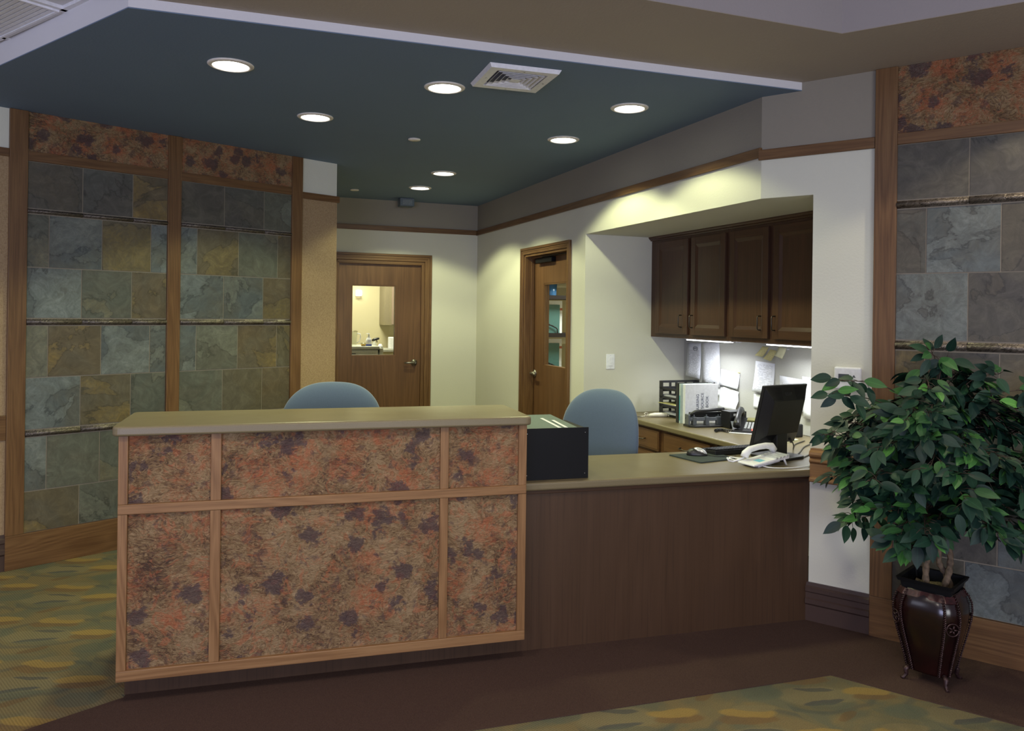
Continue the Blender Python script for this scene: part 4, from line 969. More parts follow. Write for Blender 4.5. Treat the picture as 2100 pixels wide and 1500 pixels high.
# vents and embossed mark on the sloping upper face
a = Vector((0, -.060, h2 - .075)); b = Vector((0, -.018, h2 - .006)); ax = (b - a); sl = math.atan2(ax.y, ax.z)
for x0, x1 in ((-.135, -.055), (.060, .135)):
    mb = MB()
    for i in range(9):
        f = .12 + i * .095; p = a + ax * f
        Mv = Mm @ Matrix.Translation((0, p.y - .0006, p.z)) @ Matrix.Rotation(-sl, 4, 'X'); mb.box(x0, x1, -.0012, .001, -.0012, .0012, M=Mv)
    obj('vent_slots', mb, plain('vent_shadow_black', (.004, .004, .004), .8), t)
Mt = Mm @ Matrix.Translation((0, -.040, h2 - .040)) @ Matrix.Rotation(-sl, 4, 'X') @ Matrix.Rotation(PI / 2, 4, 'X')
text_obj('embossed_mark', 'acer', .034, .0012, plain('dark_grey_emboss', (.035, .035, .035), .3), t, Mt)
mb = MB(); mb.prism(round_poly([(-.115, -.150), (.115, -.150), (.115, .066), (-.115, .066)], {0, 1, 2, 3}, .045), 0, .016); obj('stand_base', mb, M['black'], t, bevel=.004)
mb = MB(); mb.box(-.045, .045, -.075, -.035, .014, .19); mb.box(-.030, .030, -.040, -.020, .10, .18); obj('stand_neck', mb, M['black'], t, bevel=.004)
mb = MB(); mb.box(-.13, -.085, -.0205, -.0185, .035, .065, M=Mm); obj('rating_label', mb, M['grey'], t)
Fm2 = F_M
def cable(name, label, pts, r, mat, F=FD, cat='cable'):
    mb = MB(); P = []
    pts = [Vector(p) for p in pts]
    for i in range(len(pts) - 1):
        p0, p1, p2, p3 = pts[max(i - 1, 0)], pts[i], pts[i + 1], pts[min(i + 2, len(pts) - 1)]
        for k in range(6):
            u = k / 6; P.append(.5 * ((2 * p1) + (-p0 + p2) * u + (2 * p0 - 5 * p1 + 4 * p2 - p3) * u * u + (-p0 + 3 * p1 - 3 * p2 + p3) * u ** 3))
    P.append(pts[-1]); mb.tube(P, r, 8); return tag(obj(name, mb, mat, frame=F), label, cat)
# monitor cables leaving to the right
def onF(x, y, z):  # monitor-frame point to desk frame
    return tuple(FD.L(*F_M.P(x, y, 0)[:2]))[:2] + (z,)
cable('power_cable', 'black cable with a thick plug hanging from the monitor to the right', [onF(.26, -.03, .925), onF(.30, -.04, .885), onF(.36, -.02, .835), onF(.44, .04, .795), onF(.62, .16, .790), onF(.80, .22, .790)], .0035, M['black'])
mb = MB(); mb.tube([onF(.285, -.035, .895), onF(.325, -.03, .858)], [.009, .009], 10); tag(obj('cable_plug', mb, M['black'], frame=FD), 'thick black ferrite plug on the monitor cable', 'cable plug')
cable('signal_cable', 'black cable lying on the counter right of the monitor base', [onF(.24, -.10, .790), onF(.30, -.08, .790), onF(.42, -.02, .790), onF(.60, .08, .790), onF(.78, .14, .790)], .0035, M['black'])
cable('signal_cable', 'thin dark cable lying nearest the white phone, right side', [onF(.27, -.14, .789), onF(.36, -.11, .789), onF(.46, -.07, .789), onF(.62, .0, .789), onF(.80, .08, .789)], .0028, M['black'])
# keyboard
F_K = Frame(*P2(FD.P(-.310, .405)), 0.2783 + .16)
t = thing('keyboard', 'black computer keyboard behind the mouse pad, seen edge-on', 'keyboard', F_K, (.0, 0, CZ))
mb = MB(); mb.xprism([(.0, .004), (.0, .030), (.136, .017), (.136, .004)], 0, .42); obj('keyboard_case', mb, M['black'], t, bevel=.003)
mb = MB(); sk = math.atan2(-.013, .155)
for j in range(6):
    for i in range(19): 
        y = .006 + j * .0210; z = .030 - y * .095; mb.box(.010 + i * .0210, .028 + i * .0210, y, y + .0175, z, z + .006)
obj('keys', mb, M['blackm'], t)
for x in (.03, .37): mb = MB(); mb.box(x, x + .03, -.0, .012, 0, .006); obj('foot', mb, M['black'], t)
# mouse pad, mouse
cor = [(-.558, .478), (-.498, .232), (-.250, .295), (-.262, .515)]
mb = MB(); mb.prism(round_poly(cor, {0, 1, 2, 3}, .012), CZ + .0005, CZ + .0065); tag(obj('mouse_pad', mb, M['mousepad'], frame=FD), 'dark green mouse pad under the computer mouse', 'mouse pad')
t = thing('computer_mouse', 'silver and black computer mouse on the dark pad', 'mouse', FD, (-.412, .425, CZ + .0065), -.35)
def blob(mb, L, Wd, Hh_, nu=18, nv=10, cut=None, z0=0):
    V = []; F = []
    for j in range(nv + 1):
        ph = PI / 2 * j / nv
        for i in range(nu):
            a = 2 * PI * i / nu; cx = math.cos(a); cy = math.sin(a); e = .82
            x = L * math.copysign(abs(cx) ** e, cx) * math.cos(ph) ** .8; y = Wd * math.copysign(abs(cy) ** e, cy) * math.cos(ph) ** .8
            z = Hh_ * math.sin(ph) * (1 - .25 * (x / L)) ; V.append((x, y, z0 + z))
    for j in range(nv):
        for i in range(nu): i2 = (i + 1) % nu; F.append((j * nu + i, j * nu + i2, (j + 1) * nu + i2, (j + 1) * nu + i))
    F.append(tuple(reversed(range(nu)))); mb.mesh(V, F, sm=True)
mb = MB(); blob(mb, .058, .031, .037); obj('mouse_base', mb, M['black'], t)
mb = MB(); blob(mb, .043, .0265, .0385); o = obj('mouse_shell', mb, M['silver'], t, loc=(.013, 0, .0035)); 
mb = MB(); mb.lathe([(.001, -.004), (.009, -.004), (.009, .004), (.001, .004)], M=Matrix.Translation((.040, 0, .028)) @ Matrix.Rotation(PI / 2, 4, 'X'), seg=16); obj('scroll_wheel', mb, M['grey'], t)
cable('input_cable', 'thin black mouse cord curving across the mouse pad', [(-.36, .395, .796), (-.33, .355, .794), (-.29, .345, .794), (-.24, .36, .790), (-.19, .39, .789)], .002, M['black'])
# white phone seen from its rear: low front edge at -x, rear raised on two legs at +x
F_W = Frame(*P2(FD.P(-.185, .125)), 0.2783 + .16)
t = thing('desk_phone', 'white desk phone with its handset on the front counter', 'telephone', F_W, (0, 0, CZ))
def wedge(mb, x0, x1, y0, y1, zb0, zb1, zt0, zt1, mi=0):
    P = [(x0, y0, zb0), (x1, y0, zb1), (x1, y1, zb1), (x0, y1, zb0), (x0, y0, zt0), (x1, y0, zt1), (x1, y1, zt1), (x0, y1, zt0)]
    mb.mesh(P, [(0, 3, 2, 1), (4, 5, 6, 7), (0, 1, 5, 4), (1, 2, 6, 5), (2, 3, 7, 6), (3, 0, 4, 7)], mi=mi)
mb = MB(); wedge(mb, -.125, .115, -.060, .065, .008, .036, .018, .054); obj('phone_base', mb, M['white'], t, bevel=.004)
mb = MB(); wedge(mb, -.085, .06, -.050, .060, .0, .022, .014, .036); obj('underside', mb, M['white'], t, bevel=.003)
for k in range(4): mb = MB(); wedge(mb, .020 + k * .024, .034 + k * .024, -.066, .05, .0385 + .004 * k, .0405 + .004 * k, .0455 + .0040 * k, .0475 + .0040 * k); obj('rib', mb, M['silver'], t, bevel=.001)
for y in (-.055, .065): mb = MB(); mb.tube([(.078, y, .040), (.100, y, .0)], [.006, .005], 6); obj('support_leg', mb, M['white'], t)
mb = MB(); mb.tube([(-.096, .045, .040), (-.088, .045, .058), (-.060, .045, .078), (.0, .045, .088), (.05, .045, .091), (.088, .045, .086), (.103, .045, .064)], [.021, .021, .017, .0155, .0165, .020, .021], 14)
obj('handset', mb, M['white'], t)
mb = MB(); mb.tube([(-.092, .050, .036), (-.115, .062, .026), (-.145, .075, .014), (-.170, .080, .020), (-.180, .08, .036)], .005, 8); obj('handset_cord', mb, M['white'], t)
mb = MB(); wedge(mb, -.07, .01, -.04, .01, .0245, .036, .0265, .038); obj('blue_marking', mb, plain('light_blue_print', (.18, .50, .66), .5), t)
cable('phone_line', 'white phone line looping over the front counter edge area to the wall', [(-.245, .085, .797), (-.22, .040, .790), (-.15, .010, .789), (-.06, .010, .789), (.02, .035, .789), (.08, .085, .789), (.125, .15, .789)], .0026, M['white'])
cable('tangled_cord', 'bundle of white cord between keyboard and white phone', [(-.31, .27, .790), (-.28, .30, .798), (-.25, .27, .794), (-.27, .24, .790), (-.30, .27, .795), (-.26, .31, .791), (-.21, .30, .790)], .004, M['white'])
# black box with green lid
t = thing('card_file_box', 'black steel box with grey-green lid on the low counter beside the raised counter', 'file box', FD, (-1.375, .020, CZ))
mb = MB(); mb.box(-.158, .158, -.002, .004, 0.0, .242); obj('front_plate', mb, M['blackm'], t, bevel=.001)
mb = MB(); mb.box(-.150, .112, .0045, .42, .004, .215); mb.box(.112, .152, .0045, .30, .004, .236); obj('box_body', mb, M['blackm'], t, bevel=.002)
mb = MB(); P = [(-.152, .005, .216), (.112, .005, .216), (.112, .425, .216), (-.152, .425, .216), (-.152, .005, .238), (.112, .005, .238), (.112, .425, .250), (-.152, .425, .250)]
mb.mesh(P, [(0, 3, 2, 1), (4, 5, 6, 7), (0, 1, 5, 4), (1, 2, 6, 5), (2, 3, 7, 6), (3, 0, 4, 7)]); obj('lid', mb, M['boxlid'], t, bevel=.002)
for x, y1 in ((.012, .30), (.045, .22)):
    mb = MB(); mb.mesh([(x, .02, .2405), (x + .016, .02, .2405), (x + .016 - .0, y1, .2485), (x - .0, y1, .2485)], [(0, 1, 2, 3)])
    o = obj('white_stripe', mb, M['white'], t); m_ = o.modifiers.new('s', 'SOLIDIFY'); m_.thickness = .0008
for x in (-.148, .140):
    for z in (.024, .218): mb = MB(); mb.lathe([(.003, 0), (.002, .0015)], M=Matrix.Translation((x, -.002, z)) @ Matrix.Rotation(PI / 2, 4, 'X'), seg=10); obj('rivet', mb, M['steel'], t)

# ================================================================== CHAIRS
def chair(F, loc, rot, top, label, w=.54, arms=True):
    t = thing('office_chair', label, 'chair', F, (loc[0], loc[1], 0), rot, 'blue office chairs behind the desk')
    # pads on polar grids: smooth superelliptic outline, hollowed towards the sitter (sitter faces -y)
    H_ = .60; NS, NR = 56, 12
    def pad(hx, hy, ex, fn):
        V = []; Fc = []
        for side in (1, -1):
            for r in range(NR + 1):
                rho = math.sin(PI / 2 * r / NR)
                for k in range(NS):
                    a = 2 * PI * k / NS; c, s_ = math.cos(a), math.sin(a)
                    V.append(fn(hx * rho * math.copysign(abs(c) ** (2 / ex), c), hy * rho * math.copysign(abs(s_) ** (2 / ex), s_), rho, side))
        n0 = NS * (NR + 1)
        for r in range(NR):
            for k in range(NS):
                k2 = (k + 1) % NS; a = r * NS
                Fc.append((a + k, a + k2, a + NS + k2, a + NS + k)); Fc.append((n0 + a + k, n0 + a + NS + k, n0 + a + NS + k2, n0 + a + k2))
        mb = MB(); mb.mesh(V, Fc, sm=True); return mb
    def back_fn(x, z, rho, side):
        xn, zn = x / (w / 2), z / (H_ / 2)
        x *= 1 - .10 * max(0, -zn) ** 1.5
        return (x, -.055 * xn * xn + .02 * zn + .025 * max(0, zn) ** 3 + side * .042 * (1 - rho ** 5) ** .5, z + .030 * (1 - xn * xn) * max(0, zn) ** 2)
    o = obj('backrest', pad(w / 2, H_ / 2, 3.1, back_fn), M['fabric'], t, loc=(0, 0, top - H_ / 2 - .03))
    wl = o.modifiers.new('weld', 'WELD'); wl.merge_threshold = .0004; sb = o.modifiers.new('sub', 'SUBSURF'); sb.levels = 1; sb.render_levels = 1
    sz = top - .62
    o = obj('seat', pad(.25, .24, 3.2, lambda x, y, rho, side: (x, y - .28, side * .045 * (1 - rho ** 5) ** .5 - .02 * max(0, -y / .24) ** 3)), M['fabric'], t, loc=(0, 0, sz - .02)); wl = o.modifiers.new('weld', 'WELD'); wl.merge_threshold = .0004
    mb = MB(); mb.tube([(0, -.26, sz - .07), (0, -.05, sz - .06), (0, .055, sz + .02), (0, .065, sz + .16), (0, .045, sz + .28)], [.022, .022, .02, .018, .016], 8); obj('back_support', mb, M['black'], t)
    mb = MB(); mb.lathe([(.045, sz - .07), (.045, sz - .10), (.026, sz - .11), (.026, .16), (.035, .15), (.035, .08)], (0, -.26, 0), 18); obj('gas_column', mb, M['black'], t)
    for k in range(5):
        a = 2 * PI * k / 5 + .3; c, s = math.cos(a), math.sin(a)
        mb = MB(); mb.tube([(c * .02, -.26 + s * .02, .115), (c * .16, -.26 + s * .16, .10), (c * .29, -.26 + s * .29, .075)], [.028, .022, .016], 8); lg = obj('base_arm', mb, M['black'], t)
        mb = MB(); Mc = Matrix.Translation((c * .29, -.26 + s * .29, .030)) @ Matrix.Rotation(a, 4, 'Z') @ Matrix.Rotation(PI / 2, 4, 'X')
        mb.lathe([(.012, -.022), (.027, -.020), (.027, -.006), (.014, -.004), (.014, .004), (.027, .006), (.027, .020), (.012, .022)], M=Mc, seg=16); obj('caster', mb, M['black'], lg)
    if arms:
        for s in (-1, 1):
            mb = MB(); mb.tube([(s * .22, -.26, sz - .05), (s * .31, -.26, sz - .03), (s * .315, -.25, sz + .14)], .014, 8); mb.box(s * .29 - .0, s * .29 + s * .055, -.38, -.12, sz + .14, sz + .165); obj('armrest', mb, M['black'], t, bevel=.006)
    return t
chair(FW, (-1.010, 4.50), .06, 1.158, 'blue fabric office chair behind the raised counter', w=.585)
chair(FW, (.565, 4.78), -.50, 1.112, 'blue fabric office chair at the low counter beside the black box', w=.50)

# ================================================================== POTTED TREE
ang = math.atan2(3.258 - 3.410, 1.843 - 1.689)
F_POT = Frame(1.842, 3.408, ang)
t = thing('planter', 'dark oxblood square metal planter with braided corners on the brown carpet', 'planter', F_POT)
hw = [(z, h * .85) for z, h in [(.050, .092), (.060, .094), (.10, .103), (.16, .118), (.22, .134), (.27, .145), (.31, .149), (.345, .146), (.375, .134), (.395, .120), (.405, .114)]]
def sq(h, z, ch=.12, bow=.0):
    """square section with chamfered corners and slightly bowed sides"""
    c = h * (1 - ch); P = []
    for k in range(4):
        a = k * PI / 2; R2 = Matrix.Rotation(a, 2)
        for p in ((-c, -h), (-c * .5, -h - bow * .7), (0, -h - bow), (c * .5, -h - bow * .7), (c, -h)): v = R2 @ Vector(p); P.append((v.x, v.y, z))
    return P
mb = MB(); V = []; Fc = []
for z, h in hw: V += sq(h, z, .30, .006)
n = 20
for j in range(len(hw) - 1):
    for i in range(n): i2 = (i + 1) % n; Fc.append((j * n + i, j * n + i2, (j + 1) * n + i2, (j + 1) * n + i))
Fc.append(tuple(reversed(range(n)))); mb.mesh(V, Fc, sm=True); obj('pot_body', mb, M['pot'], t)
mb = MB()
for z0, z1, h0, h1 in ((.405, .432, .097, .101), (.432, .446, .110, .115)):
    b = sq(h0, z0, .05); c = sq(h1, z1, .05); V = b + c; Fc = [(i, (i + 1) % n, n + (i + 1) % n, n + i) for i in range(n)]; mb.mesh(V, Fc)
b = sq(.101, .432, .05); c = sq(.110, .432, .05); mb.mesh(b + c, [(i, (i + 1) % n, n + (i + 1) % n, n + i)[::-1] for i in range(n)])
b = sq(.115, .446, .05); c = sq(.100, .444, .05); d = sq(.094, .40, .05)
mb.mesh(b + c + d, [(i, (i + 1) % n, n + (i + 1) % n, n + i) for i in range(n)] + [(n + i, n + (i + 1) % n, 2 * n + (i + 1) % n, 2 * n + i) for i in range(n)]); obj('rim', mb, M['blackm'], t)
for k in range(4):
    a = k * PI / 2; mb = MB(); 
    for side in (1,):
        for s2 in (-1, 1):
            for ph in (0, PI):
                pts = []
                for i in range(90):
                    f = i / 89; z = .052 + f * .350; j = max(q for q in range(len(hw)) if hw[q][0] <= z + 1e-6); j = min(j, len(hw) - 2)
                    g = (z - hw[j][0]) / (hw[j + 1][0] - hw[j][0]); h = hw[j][1] * (1 - g) + hw[j + 1][1] * g
                    x = s2 * (h * .72 - .004); x2 = x + .0045 * math.sin(f * 120 + ph); y = -h - .006 - .003 * math.cos(f * 120 + ph)
                    v = Matrix.Rotation(a, 2) @ Vector((x2, y)); pts.append((v.x, v.y, z))
                mb.tube(pts, .0024, 5)
    obj('braided_edge', mb, M['potd'], t)
    mb = MB(); h = .1245; Mr = Matrix.Rotation(a + PI / 4, 4, 'Z') @ Matrix.Translation((.0, -h * 1.19 - .006, .275)) @ Matrix.Rotation(PI / 2, 4, 'X') @ Matrix.Rotation(0, 4, 'X')
    if True:
        mb.tube([tuple(Mr @ Vector((.026 * math.cos(q), .026 * math.sin(q), .003))) for q in [2 * PI * i / 20 for i in range(21)]], .003, 6)
        for r5 in range(5): q = 2 * PI * r5 / 5; mb.tube([tuple(Mr @ Vector((.004 * math.cos(q), .004 * math.sin(q), .004))), tuple(Mr @ Vector((.019 * math.cos(q), .019 * math.sin(q), .004)))], [.005, .003], 6)
        obj('rosette', mb, M['potd'], t)
mb = MB(); V = []; Fc = []
obj_rim = []
for (z0, h0, z1, h1) in ((.378, .109, .403, .097),): 
    b = sq(h0 + .008, z0, .25); c = sq(h1 + .007, z1, .25); mb.mesh(b + c, [(i, (i + 1) % n, n + (i + 1) % n, n + i) for i in range(n)])
obj('neck_band', mb, plain('red_brown_band', (.035, .007, .007), .3, .2, var=.6, vs=90, bump=.6), t)
for sx in (-1, 1):
    for sy in (-1, 1):
        mb = MB(); mb.tube([(sx * .068, sy * .068, .058), (sx * .080, sy * .080, .046), (sx * .077, sy * .077, .026), (sx * .085, sy * .085, .010), (sx * .093, sy * .093, .007)], [.010, .012, .009, .008, .007], 8); obj('foot', mb, M['potd'], t)

tr = thing('potted_tree', 'bushy artificial ficus tree with twisted trunks in the square planter', 'tree', FW, (1.842, 3.408, .395))
mb = MB()
V = [( -.103, -.103, 0)]
G = 10; V = []; Fc = []
for j in range(G + 1):
    for i in range(G + 1): V.append((-.088 + .176 * i / G, -.088 + .176 * j / G, .0 + R_.uniform(-.006, .010)))
for j in range(G):
    for i in range(G): a = j * (G + 1) + i; Fc.append((a, a + 1, a + G + 2, a + G + 1))
mb.mesh([tuple(Matrix.Rotation(ang, 3, 'Z') @ Vector(v)) for v in V], Fc); obj('moss', mb, M['soil'], tr)
RT = random.Random(21)
def crv(pts, n):
    pts = [Vector(p) for p in pts]; out = []
    for i in range(len(pts) - 1):
        p0, p1, p2, p3 = pts[max(i - 1, 0)], pts[i], pts[i + 1], pts[min(i + 2, len(pts) - 1)]
        for k in range(n):
            u = k / n; out.append(.5 * ((2 * p1) + (-p0 + p2) * u + (2 * p0 - 5 * p1 + 4 * p2 - p3) * u * u + (-p0 + 3 * p1 - 3 * p2 + p3) * u ** 3))
    out.append(pts[-1]); return out
trunks = [[(-.045, -.03, 0), (-.040, -.02, .10), (-.015, .0, .20), (-.02, .01, .33), (.02, .0, .47), (.0, .02, .62), (.0, .02, .80)],
          [(.015, -.05, 0), (.055, -.03, .09), (.065, -.01, .17), (.035, .02, .28), (.03, .0, .42), (-.01, .01, .55), (.02, .03, .72)],
          [(.074, -.02, -.005), (.056, -.005, .06), (.030, .01, .12), (.045, .02, .24), (.0, .02, .36), (.03, .02, .50), (.01, .0, .66)]]
nodes = []
mb = MB()
for tk in trunks:
    P = crv(tk, 8); n = len(P); mb.tube(P, [(.0145 * (1 - .55 * i / n)) * (1 + .12 * math.sin(i * 1.9)) for i in range(n)], 9); nodes += [p for p in P if p.z > .22]
obj('trunk', mb, M['bark'], tr)
lv = MB(); tw = MB(); nleaf = 0
c0 = Vector((1.842, 3.408, .395))
def leaf(p, d, up, L):
    global nleaf
    d = d.normalized(); s = d.cross(up); s = s.normalized() if s.length > 1e-4 else Vector((1, 0, 0)); nrm = s.cross(d)
    Wd = L * RT.uniform(.42, .52); dr = RT.uniform(.02, .16) * L; fold = RT.uniform(.05, .16) * L
    st = [(0, 0), (.05, .17), (.14, .34), (.25, .455), (.38, .50), (.52, .475), (.66, .385), (.78, .265), (.88, .14), (.95, .05), (1.0, 0.0)]
    V = []; UV = []
    for f, w in st:
        c = p + d * (f * L) - nrm * (dr * f * f)
        V += [c - s * (w * Wd) + nrm * fold * w, c, c + s * (w * Wd) + nrm * fold * w]; UV += [(f, .5 - w), (f, .5), (f, .5 + w)]
    F = []
    for k in range(len(st) - 1): a = 3 * k; F += [(a, a + 1, a + 4, a + 3), (a + 1, a + 2, a + 5, a + 4)]
    lv.mesh(V, F, UV, sm=True); nleaf += 1
def clampv(p):
    w = c0 + p; q = FS.L(w.x, w.y, 0)
    if q.y > -.085: w = FS.P(q.x, -.085, 0); return Vector((w.x - c0.x, w.y - c0.y, p.z))
    return p
for b in range(135):
    st = RT.choice(nodes)
    th = RT.uniform(0, 2 * PI); el = math.asin(max(-1, min(1, RT.uniform(-.80, 1.0))))
    rx, ry, rz = .475, .40, .42
    sc_ = RT.uniform(.62, 1.0)
    e = Vector((math.cos(th) * math.cos(el) * rx * sc_ + .02, math.sin(th) * math.cos(el) * ry * sc_ - .03, .520 + math.sin(el) * rz * sc_))
    if e.z < .40 and math.hypot(e.x, e.y) < .30: e.z += .14
    e = clampv(e)
    s0 = min(nodes, key=lambda p: abs(p.z - (e.z - .14)) + RT.uniform(0, .12))
    mid = (s0 + e) / 2 + Vector((RT.uniform(-.04, .04), RT.uniform(-.04, .04), .06 + RT.uniform(0, .05)))
    P = crv([s0, mid, e], 7); n = len(P)
    tw.tube(P, [.0042 * (1 - .7 * i / n) for i in range(n)], 5)
    for i in range(5, n):
        for r in range(2):
            if RT.random() < .22: continue
            p = P[i]; dirb = (P[min(i + 1, n - 1)] - P[i - 1]).normalized()
            side = Vector((RT.uniform(-1, 1), RT.uniform(-1, 1), RT.uniform(-.5, .5)))
            td = (dirb * .6 + side * .8).normalized(); Lt = RT.uniform(.03, .085); q = clampv(p + td * Lt)
            tw.tube([p, (p + q) / 2 + Vector((0, 0, .006)), q], [.0018, .0014, .001], 4)
            for k in range(RT.choice((1, 2, 2))):
                base = p.lerp(q, RT.uniform(.5, 1.0)); hd = Vector((td.x + RT.uniform(-.7, .7), td.y + RT.uniform(-.7, .7), RT.uniform(-1.0, .15)))
                out = Vector((base.x, base.y, 0)); out = out.normalized() if out.length > .01 else Vector((0, -1, 0))
                up = Vector((out.x * .8 + RT.uniform(-.4, .4), out.y * .8 - .25 + RT.uniform(-.4, .4), RT.uniform(.3, 1.0)))
                leaf(base, hd, up, RT.uniform(.062, .098))
# a few long sprays that stand out of the crown
for e, k in (((-.04, -.05, 1.02), 9), ((.015, -.06, 1.0), 6), ((.20, -.12, .94), 9), ((.32, -.15, .88), 9), ((-.42, -.02, .90), 9), ((-.47, -.05, .84), 8), ((-.47, .02, .66), 9), ((.40, -.2, .40), 9), ((.48, -.22, .50), 8), ((-.36, .03, .28), 9), ((-.30, -.12, .36), 8), ((.30, -.25, .25), 9), ((.42, -.22, .27), 9), ((-.2, -.2, .27), 8), ((.08, -.34, .30), 8)):
    e = clampv(Vector(e)); s0 = min(nodes, key=lambda p: abs(p.z - (e.z - .22))); P = crv([s0, (s0 + e) / 2 + Vector((0, -.02, .07)), e], 7); n = len(P); tw.tube(P, [.004 * (1 - .7 * i / n) for i in range(n)], 5)
    for j in range(k):
        i = n - 1 - j // 2; p = P[max(2, i)]; td = Vector((RT.uniform(-1, 1), RT.uniform(-1, .4), RT.uniform(-.6, .8))).normalized(); q = p + td * RT.uniform(.015, .04)
        tw.tube([p, q], [.0015, .001], 4); leaf(q, Vector((td.x, td.y, td.z - .35)), Vector((RT.uniform(-.3, .3), -1, RT.uniform(.2, .8))), RT.uniform(.066, .096))
obj('foliage', lv, M['leaf'], tr); obj('branches', tw, M['twig'], tr)

# ================================================================== TREATMENT ROOM BEHIND DOOR 1
F1 = Frame(*P2(FA.P(0, 1.25)), 0.3689)
t = thing('medicine_cart', 'pale grey drawer cart seen through the first door glass', 'cart', F1, (-1.10, 0, 0))
mb = MB(); mb.box(-.30, .275, 0, .50, .12, 1.105); obj('cart_body', mb, M['cart'], t, bevel=.006)
mb = MB(); mb.box(-.31, .29, -.012, .52, 1.11, 1.150); mb.box(.29, .335, -.01, .52, .95, 1.13); obj('cart_top', mb, M['cart'], t, bevel=.010)
for z0, z1 in ((1.035, 1.092), (.97, 1.025), (.80, .96), (.62, .79), (.3, .6)): 
    mb = MB(); mb.box(-.29, .265, -.018, -.001, z0, z1); d = obj('drawer', mb, M['cart'], t, bevel=.003); mb = MB(); mb.box(-.16, .0, -.026, -.018, z0 + (z1 - z0) * .4, z0 + (z1 - z0) * .4 + .008); obj('pull_handle', mb, M['darkshelf'], d)
for x in (-.25, .22):
    for y in (.05, .45): mb = MB(); mb.lathe([(.02, -.015), (.05, -.012), (.05, .012), (.02, .015)], M=Matrix.Translation((x, y, .052)) @ Matrix.Rotation(PI / 2, 4, 'X'), seg=18); mb.box(x - .01, x + .01, y - .01, y + .01, .06, .125); obj('caster', mb, M['black'], t)
TZ = 1.1505
t = thing('water_pitcher', 'clear plastic pitcher on the cart behind the first door glass', 'pitcher', F1, (-1.112, .16, TZ))
mb = MB(); mb.lathe([(.052, 0), (.055, .01), (.060, .15), (.062, .170), (.059, .170), (.056, .14), (.050, .012), (.001, .008)], seg=28, caps=False)
obj('pitcher_body', mb, m_glass('clear_plastic', (1.0, 1.02, 1.0)), t)
mb = MB(); mb.lathe([(.064, .168), (.064, .180), (.04, .186), (.001, .188)], seg=28, caps=False); obj('lid', mb, m_glass('frosted_lid', (.8, .8, .74)), t)
mb = MB(); mb.tube([(.058, 0, .15), (.095, 0, .145), (.10, 0, .10), (.085, 0, .05), (.056, 0, .035)], .006, 8); obj('handle', mb, M['white'], t)
t = thing('sanitizer_bottle', 'white pump sanitizer bottle with blue base band on the cart', 'bottle', F1, (-.922, .10, TZ))
mb = MB(); mb.lathe([(.034, 0), (.037, .004), (.037, .05), (.035, .075), (.022, .098), (.014, .105), (.014, .120), (.007, .122), (.006, .145)], seg=24); obj('bottle_body', mb, M['white'], t)
mb = MB(); mb.lathe([(.0372, .002), (.0376, .003), (.0376, .020), (.0372, .021)], seg=24, caps=False); obj('label_band', mb, plain('strong_blue', (.03, .06, .42), .4), t)
mb = MB(); mb.box(-.016, .010, -.016, .016, .143, .152); mb.box(-.032, -.010, -.006, .006, .143, .150); obj('pump_head', mb, M['white'], t, bevel=.003)
Mt = Matrix.Translation((.002, -.0385, .062)) @ Matrix.Rotation(PI / 2, 4, 'X')
text_obj('label_lettering', 'PURELL', .013, .0002, plain('label_blue_ink', (.06, .05, .35), .4), t, Mt)
t = thing('plastic_cup', 'small clear cup of yellow liquid on the cart', 'cup', F1, (-.995, .06, TZ))
mb = MB(); mb.lathe([(.026, 0), (.036, .038), (.034, .038), (.025, .003)], seg=20, caps=False); obj('cup_wall', mb, m_glass('cup_plastic', (.95, .95, .9)), t)
mb = MB(); mb.lathe([(.0245, .001), (.031, .022), (.001, .0225)], seg=20); obj('liquid', mb, plain('amber_liquid', (.55, .36, .08), .2), t)
F2 = Frame(*P2(FA.P(0, 1.95)), 0.3689)
t = thing('side_counter', 'low counter with grey front at the back of the treatment room', 'counter', F2, (-.55, 0, 0))
mb = MB(); mb.box(-.25, .6, 0, .55, .02, 1.05); obj('counter_body', mb, M['cream_wall'], t); mb = MB(); mb.box(-.26, .6, -.02, .56, 1.05, 1.075); obj('counter_top', mb, M['cart'], t)
t = thing('spray_bottle', 'spray bottle with dark trigger head behind the cart', 'bottle', F2, (-.715, .10, 1.0755))
mb = MB(); mb.lathe([(.034, 0), (.036, .01), (.036, .07), (.014, .095), (.012, .11)], seg=18); obj('bottle_body', mb, M['cart'], t)
mb = MB(); mb.tube([(-.03, 0, .115), (.0, 0, .128), (.05, 0, .140), (.065, 0, .142)], [.012, .018, .016, .012], 8); mb.tube([(.03, 0, .125), (.038, 0, .09)], .006, 6); obj('trigger_head', mb, M['black'], t)
t = thing('tissue_jar', 'small white jar with a grey label right of the spray bottle', 'jar', F2, (-.635, .10, 1.0755))
mb = MB(); mb.lathe([(.030, 0), (.031, .05), (.020, .062), (.018, .070)], seg=18); obj('jar_body', mb, M['white'], t)
mb = MB(); mb.lathe([(.0314, .008), (.0316, .009), (.0316, .032), (.0314, .033)], seg=18, caps=False); obj('label_band', mb, M['grey'], t)
t = thing('paper_dispenser', 'tall white dispenser at the right edge of the first door glass', 'dispenser', F2, (-.475, .12, 1.0755))
mb = MB(); mb.box(-.045, .06, -.03, .05, 0, .16); obj('dispenser_body', mb, M['white'], t, bevel=.01)

